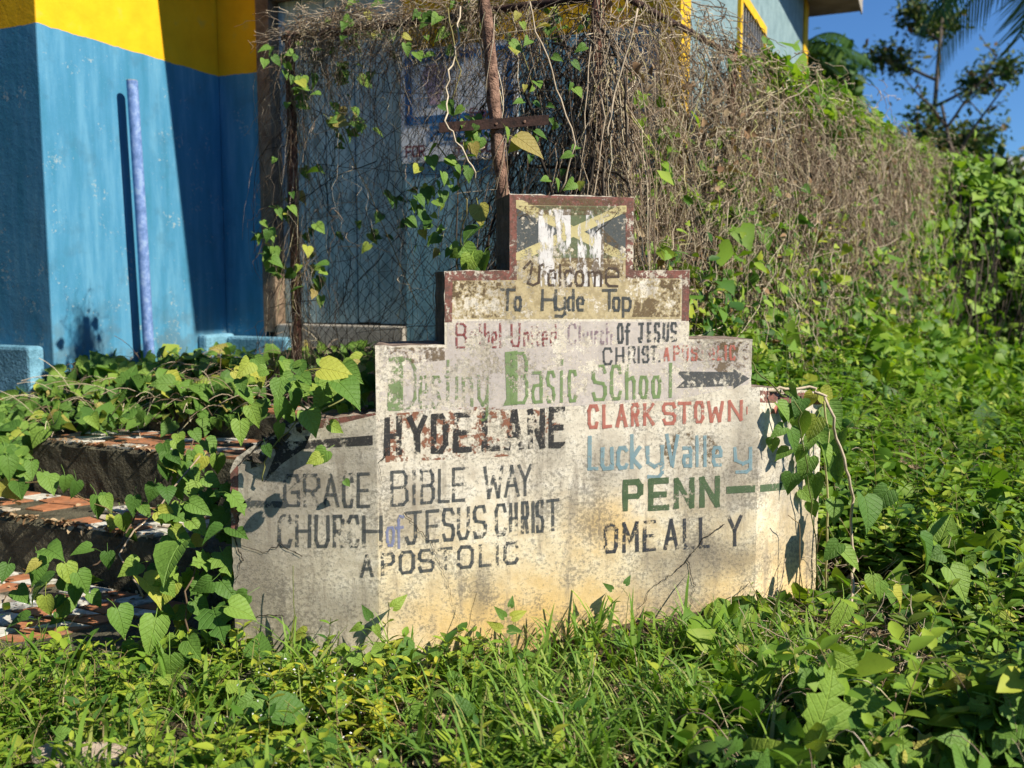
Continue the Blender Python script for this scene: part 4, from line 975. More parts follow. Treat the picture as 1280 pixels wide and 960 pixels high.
Pf = front(550, -2.6, 1.4, 2.3, 3.6); Pf = Pf[patchy(Pf, 3.0, .1, 6) & ~((Pf[:, 0] < -1.2) & (Pf[:, 1] > 3.58))]
sprigs(Pf, (.08, .24), (.05, .095), LANCE, ML_LIME, 'narrow_leaf_weeds', 'narrow leaved bright weeds in the foreground strip', 'weeds', 6)
Pf = front(50, -.85, -.32, 2.75, 3.3); sprigs(Pf, (.10, .2), (.035, .06), OVATE, ML_YEL, 'yellow_weeds', 'patch of yellow green weeds in front of the left part of the sign', 'weeds', 5)
Pf = front(1200, .9, 3.6, 2.4, 5.2); Pf = Pf[np.hypot(Pf[:, 0]-1.15, Pf[:, 1]-3.75) > .75]; Pf = Pf[front_of_fence(Pf[:, 0], Pf[:, 1])]; Pf[:, 2] += .06
sprigs(Pf, (.12, .48), (.05, .11), OVATE, ML_MIX, 'bank_weeds', 'taller leafy weeds standing out of the bank beside the sign', 'weeds', 6)
Pf = front(900, 1.3, 6.0, 4.6, 9.5); Pf = Pf[front_of_fence(Pf[:, 0], Pf[:, 1])]; Pf[:, 2] += .1
sprigs(Pf, (.15, .60), (.07, .14), LANCE, ML_LIME, 'far_bank_weeds', 'bright narrow leaved weeds farther up the bank by the fence', 'weeds', 6)
Pf = front(1500, -2.7, 1.3, 2.3, 3.7); Pf = Pf[(clumps(Pf[:, 0]*.7+5, Pf[:, 1]*.7) > .55) & ~((Pf[:, 0] < -1.2) & (Pf[:, 1] > 3.58))]
sprigs(Pf, (.10, .24), (.018, .035), LANCE, ML_LIME, 'fine_leaf_weeds', 'fine leaved feathery weeds mixed into the foreground strip', 'weeds', 8)
Pf = front(70, -2.6, 1.2, 2.35, 3.1); sprigs(Pf, (.2, .32), (.03, .06), OVATE, ML_LIME, 'tall_weeds', 'scattered taller leafy weeds sticking up from the foreground strip', 'weeds', 7, .35)
# low creeping layer
Pq = front(4300, -2.9, 1.5, 2.3, 3.72); Pq[:, 2] += .01 + .13*clumps(Pq[:, 0], Pq[:, 1])**1.3*rng.random(len(Pq)); Pq = Pq[~((Pq[:, 0] < -1.25) & (Pq[:, 1] > 3.58))]
scat(Pq, [OVATE, SMALL, OVATE], (.03, .065), ML_MIX, 'creeping_weeds', 'carpet of small creeping leaves in the foreground', 'weeds', (0, -.3, .8), .9)
Pq = front(900, -2.9, 1.4, 2.3, 3.5); Pq[:, 2] += .03 + .14*rng.random(len(Pq)); Pq = Pq[patchy(Pq, 2.2, -.1, 9)]
scat(Pq, [HEART, HEART2], (.045, .085), ML_VINE, 'foreground_hearts', 'heart shaped leaves among the foreground weeds', 'weeds', (.2, -.5, .8), .4)
# grass
def grass(P, L, w, mat, name, label):
    N = len(P); K = 6; Ln = rng.uniform(*L, N); an = rng.uniform(0, 6.28, N); bend = rng.uniform(.25, 1.2, N); lean = rng.uniform(.05, .5, N)
    u = np.linspace(0, 1, K); th = lean[:, None] + bend[:, None]*u**1.6*1.4
    dx = np.cumsum(np.sin(th), 1)/K*Ln[:, None]; dz = np.cumsum(np.cos(th), 1)/K*Ln[:, None]
    c_ = P[:, None] + np.stack([dx*np.cos(an)[:, None], dx*np.sin(an)[:, None], dz], -1)
    sd = np.stack([-np.sin(an), np.cos(an), 0*an], -1)[:, None]; ww = (rng.uniform(*w, N)[:, None]*np.sin(np.clip(u*.85+.15, 0, 1)*np.pi)**.6)[..., None]
    V = np.concatenate([c_-sd*ww/2, c_+sd*ww/2], 1).reshape(-1, 3); i = np.arange(N)[:, None]*2*K; j = np.arange(K-1)[None]
    F = np.stack([i+j, i+j+1, i+K+j+1, i+K+j], -1).reshape(-1, 4); return tag(np_mesh(name, V, F, np.repeat(rng.random(N), 2*K), None, mat, kind='stuff'), label, 'grass')
Pg = front(2600, -2.6, 1.3, 2.3, 3.7, False); 
tuft = [(rng.uniform(-2.3, 1.1), rng.uniform(2.5, 3.55)) for _ in range(44)] + [(rng.uniform(-.15, 1.15), rng.uniform(2.5, 3.6)) for _ in range(70)]
tp = np.concatenate([np.stack([rng.normal(a, .035, 16), rng.normal(b, .035, 16)], -1) for a, b in tuft]); tp = tp[~in_sign(tp[:, 0], tp[:, 1], .03) & ~((tp[:, 0] < -1.2) & (tp[:, 1] > 3.4))]
grass(np.stack([tp[:, 0], tp[:, 1], ground(tp[:, 0], tp[:, 1])], -1), (.14, .34), (.006, .015), ML_GRASS, 'grass_tufts', 'arching tufts of green grass in front of the sign')
Pg = Pg[~((Pg[:, 0] < -1.2) & (Pg[:, 1] > 3.6))]
grass(Pg, (.08, .25), (.003, .009), ML_GRASS, 'thin_grass', 'thin grass blades between the foreground weeds')
ML_STRAW = m_leaf('straw_blade', [(0, (.22, .16, .08)), (.5, (.36, .28, .15)), (1, (.48, .40, .24))], trans=.2, veins=False)
Pg = front(900, -2.4, 1.6, 2.3, 3.7, False); grass(Pg, (.08, .26), (.002, .005), ML_STRAW, 'dead_grass', 'straw coloured dead blades between the foreground weeds')
# litter on the soil
Pd = front(2600, -2.6, 3.0, 2.3, 4.2, False); Pd[:, 2] += .012 + .03*rng.random(len(Pd))
scat(Pd, [OVATE, SMALL, HEART2], (.025, .06), ML_DRY, 'leaf_litter', 'dry brown leaf litter on the soil in front of the sign', 'leaf litter', (0, 0, 1), .35)
# tiny white flowers
Pw = front(230, -.95, -.35, 2.45, 3.2); Pw[:, 2] += .10 + .12*rng.random(len(Pw)); Pw = Pw[patchy(Pw, 6, .1, 3)]
mw = simple_mat('white_petals', (.65, .66, .62), (.8, .8, .78), 40)
scat(Pw, [SMALL], (.005, .009), mw, 'tiny_flowers', 'sprinkle of tiny white flowers among the weeds left of centre', 'flowers', (0, -.4, 1), .4)

# ---- vine over the steps
def zstep(q):
    return np.where(q < QD, ZE, np.where(q < QC, ZD, np.where(q < QB, ZC, np.where(q < QA, ZBB, ZA))))
def on_steps(x, y): q = x*D1.x + y*D1.y; r = x*R1.x + y*R1.y; return np.where((r < SR0) & (q > QC), ground(x, y)+.15, zstep(q))
def px_on_steps(N, poly, lift):
    xs0, ys0 = [p[0] for p in poly], [p[1] for p in poly]; out = []
    def inside(x, y):
        c = False; j = len(poly)-1
        for i in range(len(poly)):
            if (poly[i][1] > y) != (poly[j][1] > y) and x < (poly[j][0]-poly[i][0])*(y-poly[i][1])/(poly[j][1]-poly[i][1]) + poly[i][0]: c = not c
            j = i
        return c
    t = 0
    while len(out) < N and t < N*30:
        t += 1; x = random.uniform(min(xs0), max(xs0)); y = random.uniform(min(ys0), max(ys0))
        if not inside(x, y): continue
        d = ray(x, y)
        for m in np.arange(3.6, 9, .04):       # first surface met by the line of sight, vegetation height above it
            p = Vector((0, 0, CAMZ)) + d*float(m)
            q = p.x*D1.x + p.y*D1.y; zs = float(on_steps(p.x, p.y))
            if p.z < zs + lift: break
        if q > q_of(INNER)-.1: continue
        out.append((p.x, p.y, max(p.z, zs+.01) + random.uniform(0, lift*.6)))
    return np.array(out)
BS = (.35, -.65, .75)
poly_a = [(55, 455), (120, 430), (300, 400), (520, 405), (520, 440), (460, 470), (330, 470), (300, 500), (150, 500), (60, 500)]
poly_b = [(0, 500), (60, 460), (300, 468), (330, 500), (300, 535), (250, 530), (130, 535), (0, 545)]
poly_c = [(150, 500), (330, 505), (310, 620), (250, 600), (200, 570)]
for nm, poly, n_, lab in (('step_creeper', poly_a, 330, 'heart leaved creeper covering the top landing below the blue wall'), ('step_creeper', poly_b, 360, 'heart leaved creeper lying over the second highest step')):
    Pq = px_on_steps(n_, poly, .10); scat(Pq, [HEART, HEART2, HEART3], (.065, .12), ML_VINE, nm, lab, 'creeper', BS, .6)
    scat(px_on_steps(n_*3//4, poly, .05), [OVATE, HEART2], (.04, .08), ML_DARK, 'creeper_underlayer', lab.replace('heart leaved creeper', 'shade-darkened lower leaves of the creeper'), 'creeper', BS, .6)  # under layer of the same creeper, its shade put into the leaf colour
Pq = px_on_steps(160, [(0, 540), (30, 550), (30, 610), (0, 620)], .2); scat(Pq, [HEART, HEART2], (.06, .10), ML_VINE, 'step_creeper', 'creeper leaves hanging beside the left end of the third step', 'creeper', BS, .4)

# individually visible leaves, each its own object
TPL_ME = {}
for nm, tp_ in (('heart', HEART), ('heart_flat', HEART2), ('heart_cupped', HEART3), ('lobed', LOBED)):
    V, F, U = tp_; me = bpy.data.meshes.new('leaf'); me.from_pydata(V.tolist(), [], F.tolist()); l = me.uv_layers.new(name='UVMap')
    l.data.foreach_set('uv', U[F.ravel()].ravel().astype(np.float32)); me.polygons.foreach_set('use_smooth', [True]*len(me.polygons)); me.materials.append(ML_VINE); TPL_ME[nm] = me
def vine(name, base, label, leaves, stems, cat_='vine', stem_r=.003):
    root = empty(name, base, label, cat_)
    for pts, rr in stems:
        P = [Vector(p) for p in pts]; fine = []
        for a, b in zip(P, P[1:]):
            for j in range(5): fine.append(a.lerp(b, j/5) + Vector((random.gauss(0, .006) for _ in range(3))))
        fine.append(P[-1]); mb = MB(); mb.tube(fine, rr, 5); mb.build('stem', MS_GREEN if rr < .004 else MS_DRY, root, smooth=True)
    for p, size, tip, face, kind in leaves:
        o = bpy.data.objects.new('leaf', TPL_ME[kind]); C.objects.link(o); o.parent = root
        kind = random.choice(['heart', 'heart_cupped', 'heart_flat']) if kind == 'heart' and size < .12 else kind
        n = (Vector(face) + Vector((random.gauss(0, .32) for _ in range(3)))).normalized(); t = Vector(tip); t = (t - n*n.dot(t)).normalized(); b = t.cross(n)
        M3 = Matrix((b, t, n)).transposed(); o.rotation_euler = M3.to_euler(); o.scale = (size*random.uniform(.75, 1.1), size, size*random.uniform(.6, 1.8))
        o.location = Vector(p) - Vector(base)
    return root
def tipdir(deg): a = math.radians(deg); return (math.sin(a), 0, -math.cos(a))
def leaf_at(px, py, spx, Y, deg=0, face=(.25, -.8, .5), kind='heart'):
    p = hity(px, py, Y); size = spx*(Y)/FPX; td = Vector(tipdir(deg)); return (p - td*size*.45, size, td, face, kind)
def leaf_off(px, py, spx, off, deg=0, face=(.3, -.8, .4), kind='heart'):
    s, z = sgn(px, py); p = wall(s, z); Y = p.y
    d = ray(px, py); n = CN if 0 <= s <= CW else (LN if s < 0 else RN); m = off/abs(d.normalized().dot(n)); p = p - d.normalized()*m
    size = spx*Y/FPX; td = Vector(tipdir(deg)); return (p - td*size*.45, size, td, face, kind)
rl = lambda a, b: random.uniform(a, b)
# left front creeper beside the sign
L1 = [leaf_at(181, 742, 46, 3.55, 5), leaf_at(207, 738, 44, 3.6, -20), leaf_at(229, 705, 54, 3.5, 10), leaf_at(274, 786, 58, 3.45, 15, kind='lobed'), leaf_at(190, 792, 46, 3.42, -15),
      leaf_at(150, 777, 38, 3.4, 10, (.2, -.5, .9)), leaf_at(226, 676, 40, 3.62, 60), leaf_at(272, 652, 34, 3.62, -40), leaf_at(250, 735, 36, 3.62, 0, kind='lobed'), leaf_at(283, 705, 36, 3.6, 20, kind='lobed'),
      leaf_at(262, 628, 32, 3.7, 20, kind='lobed'), leaf_at(303, 762, 38, 3.4, 75), leaf_at(236, 640, 40, 3.75, -60), leaf_at(213, 838, 44, 3.2, 0), leaf_at(285, 740, 34, 3.55, 30), leaf_at(245, 812, 34, 3.3, 40),
      leaf_at(165, 712, 28, 3.7, -50), leaf_at(135, 700, 22, 3.8, 0), leaf_at(72, 735, 40, 3.95, 10), leaf_at(90, 728, 30, 3.9, 60), leaf_at(272, 580, 26, 3.9, 0), leaf_at(262, 560, 24, 3.95, 30)]
for j in range(60): L1.append(leaf_at(rl(195, 300), rl(600, 850), rl(18, 34), rl(3.45, 3.85), rl(-70, 70), (.25, -.7, .6), random.choice(['heart', 'lobed', 'heart_flat'])))
vine('broad_leaf_vine', hitz(240, 830, .02), 'large heart leaved vine climbing the left end of the sign', L1,
     [([hitz(240, 830, 0), hity(232, 740, 3.55), hity(262, 660, 3.65), hity(285, 600, 3.8)], .004), ([hity(180, 745, 3.6), hity(150, 690, 3.75), hity(250, 570, 4.1)], .004),
      ([hitz(270, 820, .02), hity(280, 750, 3.55), hity(270, 690, 3.6)], .003)])
# leaves trailing over the risers
L2 = []
for px, py, sp_, dg in ((40, 588, 24, 0), (27, 612, 26, 20), (52, 600, 20, -10), (62, 607, 26, 10), (82, 606, 24, 0), (93, 612, 24, -15), (122, 633, 30, 0), (135, 630, 24, 20), (168, 632, 26, 0), (182, 640, 22, 30), (155, 655, 26, 10), (140, 655, 22, -20), (165, 672, 22, 0),
                        (136, 700, 18, 10), (190, 615, 24, -20), (10, 585, 30, 0), (12, 615, 34, 30), (228, 600, 24, 0), (220, 588, 20, 20), (222, 640, 24, -20)):
    L2.append(leaf_at(px, py, sp_, 4.45 if px < 150 else 4.3, dg, (.3, -.75, .6)))
for j in range(26): L2.append(leaf_at(rl(205, 250), rl(545, 620), rl(18, 28), rl(4.3, 4.7), rl(-40, 40), (.3, -.75, .6)))
for j in range(20): L2.append(leaf_at(rl(0, 130), rl(690, 800), rl(20, 34), rl(3.7, 3.95), rl(-50, 50), (.25, -.6, .75)))
vine('trailing_vine', st(hitz(100, 600, ZD).dot(R1), QC, ZD), 'thin vine with small heart leaves trailing across the tiled steps', L2,
     [([hity(250, 540, 4.9), hity(215, 590, 4.5), hity(170, 640, 4.35), hity(145, 690, 4.2), hity(90, 720, 4.2)], .004), ([hity(0, 600, 4.6), hity(60, 605, 4.5), hity(110, 625, 4.45), hity(165, 650, 4.3)], .003)])
# left shoulder of the sign
L3 = [leaf_off(388, 529, 34, .07, 15), leaf_off(431, 497, 42, .12, 20, (.2, -.6, .8)), leaf_off(420, 464, 40, .1, 80, (.2, -.4, .9)), leaf_off(350, 513, 30, .05, 5), leaf_off(401, 572, 24, .11, -40), leaf_off(393, 575, 18, .14, -60),
      leaf_off(335, 564, 17, .07, 20), leaf_off(420, 535, 20, .07, 60), leaf_off(400, 500, 28, .02, -30), leaf_off(372, 500, 26, .02, 30), leaf_off(440, 470, 30, .02, 50), leaf_off(380, 480, 26, -.1, 20), leaf_off(350, 540, 22, .02, -10), leaf_off(434, 604, 10, .05, 40),
      leaf_off(300, 540, 30, .05, 0), leaf_off(318, 520, 28, -.05, 20), leaf_off(455, 490, 26, -.1, 0), leaf_off(410, 485, 34, -.05, -20)]
for j in range(70): L3.append(leaf_off(rl(300, 468), rl(455, 525), rl(16, 32), rl(-.55, -.06), rl(-60, 60), (.3, -.6, .75)))
vine('shoulder_vine', wall(-.4, .9, -.2), 'green vine with heart leaves lying over the left shoulder of the sign', L3,
     [([wall(*sgn(470, 470), -.3), wall(*sgn(430, 500), .03), wall(*sgn(385, 520), .05), wall(*sgn(340, 560), .03), wall(*sgn(330, 600), .02)], .003)])
# right shoulder
L4 = []
for a in ((975, 494, 26, .10, 40), (995, 505, 28, .08, -30), (985, 535, 42, .13, 0), (1010, 548, 40, .10, 20), (990, 590, 44, .12, -20), (1003, 612, 42, .12, 5), (965, 575, 30, .13, -30), (1025, 525, 44, .10, 35), (1040, 560, 46, .08, 20), (1030, 590, 44, .1, 10),
          (955, 545, 30, .12, -50), (968, 520, 34, .12, -10), (1000, 640, 26, .10, 20), (1016, 660, 26, .06, 0), (960, 520, 34, .14, 20), (950, 560, 22, .1, 0), (1020, 500, 34, .1, 60), (1000, 540, 40, .2, -20), (975, 555, 40, .18, 15), (1012, 575, 40, .2, 0), (982, 515, 34, .17, -15)):
    L4.append(leaf_off(a[0]+16, a[1]-4, a[2]*.78, a[3]*.4, a[4], (-.1, -.85, .45)))
for j in range(5): L4.append(leaf_off(rl(985, 1035), rl(500, 640), rl(20, 30), rl(.02, .08), rl(-50, 50), (0, -.8, .5)))
for a in ((1075, 640, 44, 3.9), (1100, 625, 36, 4.1), (1040, 640, 30, 4.0), (1045, 770, 44, 3.5), (1060, 700, 34, 3.8), (1150, 690, 44, 3.7), (1190, 730, 44, 3.6), (1215, 820, 50, 3.3), (1265, 860, 60, 3.1), (1040, 690, 30, 3.8), (1100, 740, 26, 3.6), (1125, 750, 32, 3.6), (1165, 808, 34, 3.35), (1090, 730, 24, 3.7), (1240, 790, 50, 3.4), (1270, 745, 44, 3.5)):
    L4.append(leaf_at(*a, rl(-40, 50)))
v4s = [([wall(*sgn(940, 492), -.05), wall(*sgn(968, 484), .03), wall(*sgn(1000, 483), .05), hity(1035, 500, 3.95), hity(1050, 560, 3.95), hity(1066, 620, 3.95), hity(1066, 700, 3.9), hitz(1060, 790, .1)], .0065),
       ([wall(*sgn(970, 500), .1), wall(*sgn(985, 560), .08), wall(*sgn(1000, 640), .06), wall(*sgn(1008, 720), .06)], .003), ([wall(*sgn(1020, 500), .05), wall(*sgn(1022, 600), .05), wall(*sgn(1018, 740), .06)], .005),
       ([wall(*sgn(968, 495), .06), wall(*sgn(955, 470), -.02), wall(*sgn(940, 440), -.1)], .0035), ([hity(1035, 660, 3.9), hity(1080, 740, 3.7), hity(1150, 800, 3.5), hity(1200, 860, 3.3)], .003)]
vine('hanging_vine', wall(SR-.05, .1, .1), 'vine with broad leaves hanging over the right end of the sign', L4, v4s)
# behind the sign and up the fence
L5 = []
for a in ((600, 270, 28, 4.2, 10), (598, 298, 32, 4.2, 0), (588, 318, 28, 4.25, 40), (585, 333, 28, 4.2, -20), (605, 328, 26, 4.15, 0), (645, 182, 24, 4.1, -50), (660, 186, 40, 4.05, 45), (632, 168, 18, 4.1, 0), (540, 205, 20, 4.4, 10), (520, 215, 18, 4.4, -30), (548, 190, 18, 4.4, 20)):
    L5.append(leaf_at(*a))
for j in range(75):
    t = random.random(); L5.append(leaf_at(560 + 30*math.sin(t*7) + rl(-18, 22), 130+t*210, rl(9, 18), rl(4.2, 4.5), rl(-70, 70), (.3, -.7, .5)))
for j in range(34): L5.append(leaf_at(rl(635, 730), rl(20, 240), rl(9, 18), rl(4.3, 4.7), rl(-70, 70), (.3, -.7, .5)))
vine('twining_vine', hitz(590, 560, .4), 'twining vine with pale green leaves beside the rusty pole behind the sign', L5,
     [([hity(595, 420, 4.4), hity(570, 330, 4.4), hity(585, 250, 4.4), hity(550, 180, 4.4), hity(575, 90, 4.4), hity(560, 10, 4.5)], .0035), ([hity(574, 10, 4.4), hity(570, 60, 4.3), hity(557, 110, 4.25), hity(560, 160, 4.1), hity(585, 200, 4.1), hity(600, 240, 4.15)], .0042),
      ([hity(660, 0, 4.4), hity(690, 90, 4.4), hity(720, 180, 4.4), hity(700, 240, 4.4)], .0042), ([hity(800, 10, 4.6), hity(770, 110, 4.6), hity(760, 170, 4.55)], .005)])
L6 = []
for j in range(190):
    px, py, sd = random.choice([(425, 85, 30), (352, 70, 16), (372, 110, 22), (380, 220, 26), (352, 262, 18), (330, 300, 16), (385, 300, 24), (470, 60, 26), (440, 150, 16), (390, 345, 20), (470, 280, 40), (530, 40, 26), (590, 30, 40), (690, 25, 36), (420, 60, 40), (345, 330, 14)])
    L6.append(leaf_at(random.gauss(px, sd*.6), random.gauss(py, sd*.7), rl(9, 19), rl(5.4, 5.9) if px < 500 else 5.2, rl(-80, 80), (.3, -.6, .6)))
vine('fence_vine', f1(F1len, .9), 'climbing vine with small bright leaves on the left fence post', L6,
     [([f1(F1len+.02, .9, .05), f1(F1len-.03, 1.6, .05), f1(F1len+.02, 2.3, .04), f1(F1len-.05, zt1, .05), f1(F1len-.6, zt1+.1, .03)], .005), ([f1(F1len-.2, zt1, .05), f1(F1len-.5, 2.2, .06), f1(F1len-.9, 1.4, .05)], .003)])

# ---- dry stalks standing in front of the sign
def stalk(pts, off, r, label, lv=()):
    P = [wall(*sgn(x, y), off*(1-.4*i/len(pts))) for i, (x, y) in enumerate(pts)]
    root = empty('thin_stalk', P[0], label, 'stalk'); fine = []
    for a, b in zip(P, P[1:]):
        for j in range(5): fine.append(a.lerp(b, j/5)+Vector((random.gauss(0, .0015) for _ in range(3))))
    fine.append(P[-1]); mb = MB(); mb.tube(fine, r, 5); mb.build('stem', MS_GREEN, root)
    for (x, y, s_, dg) in lv:
        p, size, td, fc, kd = leaf_off(x, y, s_, off, dg); o = bpy.data.objects.new('leaf', TPL_ME['heart_flat']); C.objects.link(o); o.parent = root
        n = Vector((.2, -.9, .3)).normalized(); t = (Vector(td)-n*n.dot(Vector(td))).normalized(); o.rotation_euler = Matrix((t.cross(n), t, n)).transposed().to_euler(); o.scale = (size*.6, size, size); o.location = p-P[0]
stalk([(374, 825), (375, 770), (373, 700)], .10, .0018, 'thin red brown stalk rising before the left part of the sign')
stalk([(480, 830), (482, 790), (484, 745)], .10, .002, 'upright leafy stalk near the fold left of centre', [(458, 765, 20, -150), (500, 752, 24, 130), (472, 790, 18, 20), (445, 785, 18, -60)])
stalk([(555, 830), (580, 780), (592, 735)], .09, .0015, 'bare stalk leaning right below the word for apostles')
stalk([(632, 830), (638, 790), (636, 742)], .14, .002, 'stalk with pointed leaves in front of the centre of the sign', [(618, 782, 20, -120), (650, 768, 22, 110), (645, 788, 20, 80), (625, 765, 18, -140), (640, 752, 14, 160)])
stalk([(724, 820), (728, 800), (731, 785)], .10, .0018, 'short stalk with one upright dark leaf before the stained patch', [(728, 794, 24, 175)])
stalk([(768, 830), (772, 780), (778, 738), (770, 728)], .10, .0013, 'hair thin stalk bending over below the lowest right word', [(760, 733, 14, -130), (786, 725, 14, 140)])
stalk([(865, 815), (878, 780), (884, 752)], .08, .003, 'single grass like blade standing before the right half of the sign')
stalk([(974, 790), (978, 720), (980, 650), (968, 640)], .10, .002, 'red brown stalk beside the right fold of the sign')

# ---- plastic bottle on the lowest step
bc = hitz(52, 748, ZE+.05); axd = Vector((-.72, -.69, 0)).normalized()
bottle = empty('plastic_bottle', bc, 'clear plastic bottle with a yellow green cap lying on the lowest step', 'bottle')
k = NT('clear_plastic'); k.b.inputs['Alpha'].default_value = .24; k.b.inputs['Specular IOR Level'].default_value = .9; mpl = k.col((.62, .68, .66), .12)
prof_ = [(.0, .014), (.004, .028), (.02, .031), (.06, .030), (.065, .028), (.07, .030), (.10, .029), (.125, .020), (.135, .012), (.15, .012)]
mb = MB(); mb.tube([bc + axd*a for a, _ in prof_], [r for _, r in prof_], 16); mb.build('body', mpl, bottle, smooth=True)
mb = MB(); mb.tube([bc+axd*.135, bc+axd*.139, bc+axd*.160, bc+axd*.163], [.015, .0165, .0165, .013], 16)
mb.build('cap', simple_mat('lime_cap', (.50, .60, .02), (.62, .70, .04), 20, rough=.35), bottle, smooth=False)
# rocks at the kerb line in the foreground
M_ROCK = simple_mat('pink_stone', (.24, .18, .14), (.46, .38, .31), 14, bump=.8, dist=.01)
def rock(px, py, r, label, flat=.5):
    p = hitz(px, py, .02); import bmesh
    bm = bmesh.new(); bmesh.ops.create_icosphere(bm, subdivisions=3, radius=1)
    for v in bm.verts:
        v.co *= 1+.18*math.sin(v.co.x*3+px)+.12*math.sin(v.co.y*5+py)+random.gauss(0, .02); v.co.z *= flat; v.co.x *= 1.5; v.co *= r
    me = bpy.data.meshes.new('stone'); bm.to_mesh(me); bm.free(); o = link('stone', me, M_ROCK); o.location = p + Vector((0, 0, .01)); tag(o, label, 'stone'); 
rock(105, 950, .09, 'flat pinkish stone at the bottom left corner'); rock(985, 830, .08, 'pale stone at the right foot of the sign', .6); rock(1010, 850, .05, 'small brown stone beside the right foot stone'); rock(20, 490, .25, 'lump of brown soil, built as a rock, below the blue ledge at the far left')  # the lump under the ledge is soil given a stone's shape

# ================================================================== trees and far things
def grow(base, h, r0, seed, levels=4, spread=.6, lean=(0, 0), first=.35, nb=(3, 5), ratio=.62):
    rr = random.Random(seed); segs = []; tips = []
    def br(p, d, L, r, lv):
        pts = [p]; n = 6
        for j in range(n):
            d = (d + Vector((rr.gauss(0, .10), rr.gauss(0, .10), rr.gauss(0, .05)+.02))).normalized(); pts.append(pts[-1] + d*L/n)
        segs.append((pts, [r*(1-.55*j/n) for j in range(n+1)], lv))
        if lv >= levels: tips.append(pts[-1]); tips.append(pts[3]); return
        if lv >= levels-1: tips.append(pts[-1])
        for b in range(rr.randint(*nb)):
            t = rr.uniform(first if lv == 0 else .3, 1); i = min(n-1, int(t*n)); q = pts[i].lerp(pts[i+1], t*n-i)
            a = rr.uniform(0, 6.28); sd = Vector((math.cos(a), math.sin(a), 0)); nd = (d*(1-spread) + sd*spread + Vector((0, 0, .1))).normalized()
            br(q, nd, L*ratio*rr.uniform(.6, 1.1), r*.5, lv+1)
    br(Vector(base), Vector((lean[0], lean[1], 1)).normalized(), h, r0, 0); return segs, tips
def tree(name, base, h, r0, seed, label, mat, lsize, per, cl, tpls=(OVATE, SMALL), cat_='tree', **kw):
    root = empty(name, base, label, cat_); segs, tips = grow(base, h, r0, seed, **kw)
    mb = MB(); [mb.tube(p, r, 6, cap=False) for p, r, lv in segs if lv == 0]; mb.build('trunk', MS_BARK, root, smooth=True)
    for lv_, p_ in [(lv, (p, r)) for p, r, lv in segs if lv == 1]:
        mb = MB(); mb.tube(*p_, 5, cap=False); mb.build('limb', MS_BARK, root, smooth=True)
    mb = MB(); [mb.tube(p, r, 4, cap=False) for p, r, lv in segs if lv > 1]
    if mb.v: mb.build('twigs', MS_BARK, root, smooth=True)['kind'] = 'stuff'
    T = np.array([tuple(t) for t in tips]); P = np.repeat(T, per, 0) + rng.normal(0, cl, (len(T)*per, 3))
    scat(P, list(tpls), lsize, mat, 'crown', None, None, (.2, -.2, 1), .8, root, kind=None); return root
def at(px, py, Y): return hity(px, py, Y)
def gb(p): return Vector((p.x, p.y, float(ground(p.x, p.y))))
ML_TREE = m_leaf('tree_leaf', [(0, (.02, .05, .015)), (.4, (.045, .09, .02)), (.75, (.09, .14, .03)), (.92, (.16, .15, .04)), (1, (.18, .10, .05))], trans=.2, veins=False)
tree('tall_open_tree', gb(at(1160, 200, 26)), 10.8, .11, 8, 'tall sparse tree with open clumped crown against the sky', ML_TREE, (.11, .21), 4, .22, levels=3, spread=.78, first=.3, nb=(8, 10), ratio=.2)
tree('leaning_dead_topped_tree', gb(at(1262, 200, 24)), 6.4, .09, 12, 'thin small tree with few leaves right of the tall open tree', ML_TREE, (.10, .2), 5, .18, levels=2, spread=.55, first=.5, nb=(3, 5), ratio=.35)
tree('broad_dark_tree', gb(at(1022, 150, 21)), 5.2, .18, 21, 'dark broad leaved tree just right of the house roof', ML_DARK, (.15, .30), 16, .3, tpls=(OVATE, HEART2), levels=3, spread=.6, first=.5, nb=(4, 5), ratio=.30)
for i, (px, Y, h, sd, lb) in enumerate(((1075, 24, 2.6, 31, 'low dark tree under the sky gap behind the fence'), (1235, 31, 4.5, 33, 'distant olive green tree behind the bright hedge'), (1290, 28, 4.4, 34, 'distant tree at the right edge of the photo'), (1160, 30, 2.6, 35, 'small tree at the foot of the tall open tree'))):
    tree('background_tree', gb(at(px, 200, Y)), h, .16, sd, lb, ML_TREE, (.18, .34), 14, .35, levels=3, spread=.6, first=.2, nb=(4, 6), ratio=.42)
xw = rng.uniform(14, 60, 14000); yw = rng.uniform(36, 60, 14000); hw = 3.2+1.2*np.sin(xw*.35)+.8*np.sin(xw*.9+yw*.2)
scat(np.stack([xw, yw, -.2+hw*np.sqrt(rng.random(14000))], -1), [OVATE, SMALL], (.3, .6), ML_TREE, 'far_wood', 'far dark wooded skyline behind the hedge', 'wood', (.2, -.3, 1), .8)
# pale house far behind the hedge
hb = gb(at(1282, 200, 36)); fh = empty('distant_house', hb, 'small pale house half hidden in trees at the far right', 'house')
M_PALE = simple_mat('pale_render', (.55, .54, .5), (.7, .69, .66), 4); M_TIN = simple_mat('tin_roof', (.2, .2, .2), (.34, .34, .33), 5)
mb = MB(); mb.box(hb+Vector((0, 0, 2.9)), 3.4, 3, 5.8); mb.build('wall', M_PALE, fh)
mb = MB(); mb.poly([hb+Vector(v) for v in ((-2, -1.8, 5.7), (2, -1.8, 5.7), (2, 0, 6.5), (-2, 0, 6.5))]); mb.poly([hb+Vector(v) for v in ((-2, 0, 6.5), (2, 0, 6.5), (2, 1.8, 5.7), (-2, 1.8, 5.7))]); mb.build('roof', M_TIN, fh)
for dx in (-.9, .7):
    mb = MB(); mb.box(hb+Vector((dx, -1.51, 4.8)), .8, .06, .8); mb.build('window', mg, fh)
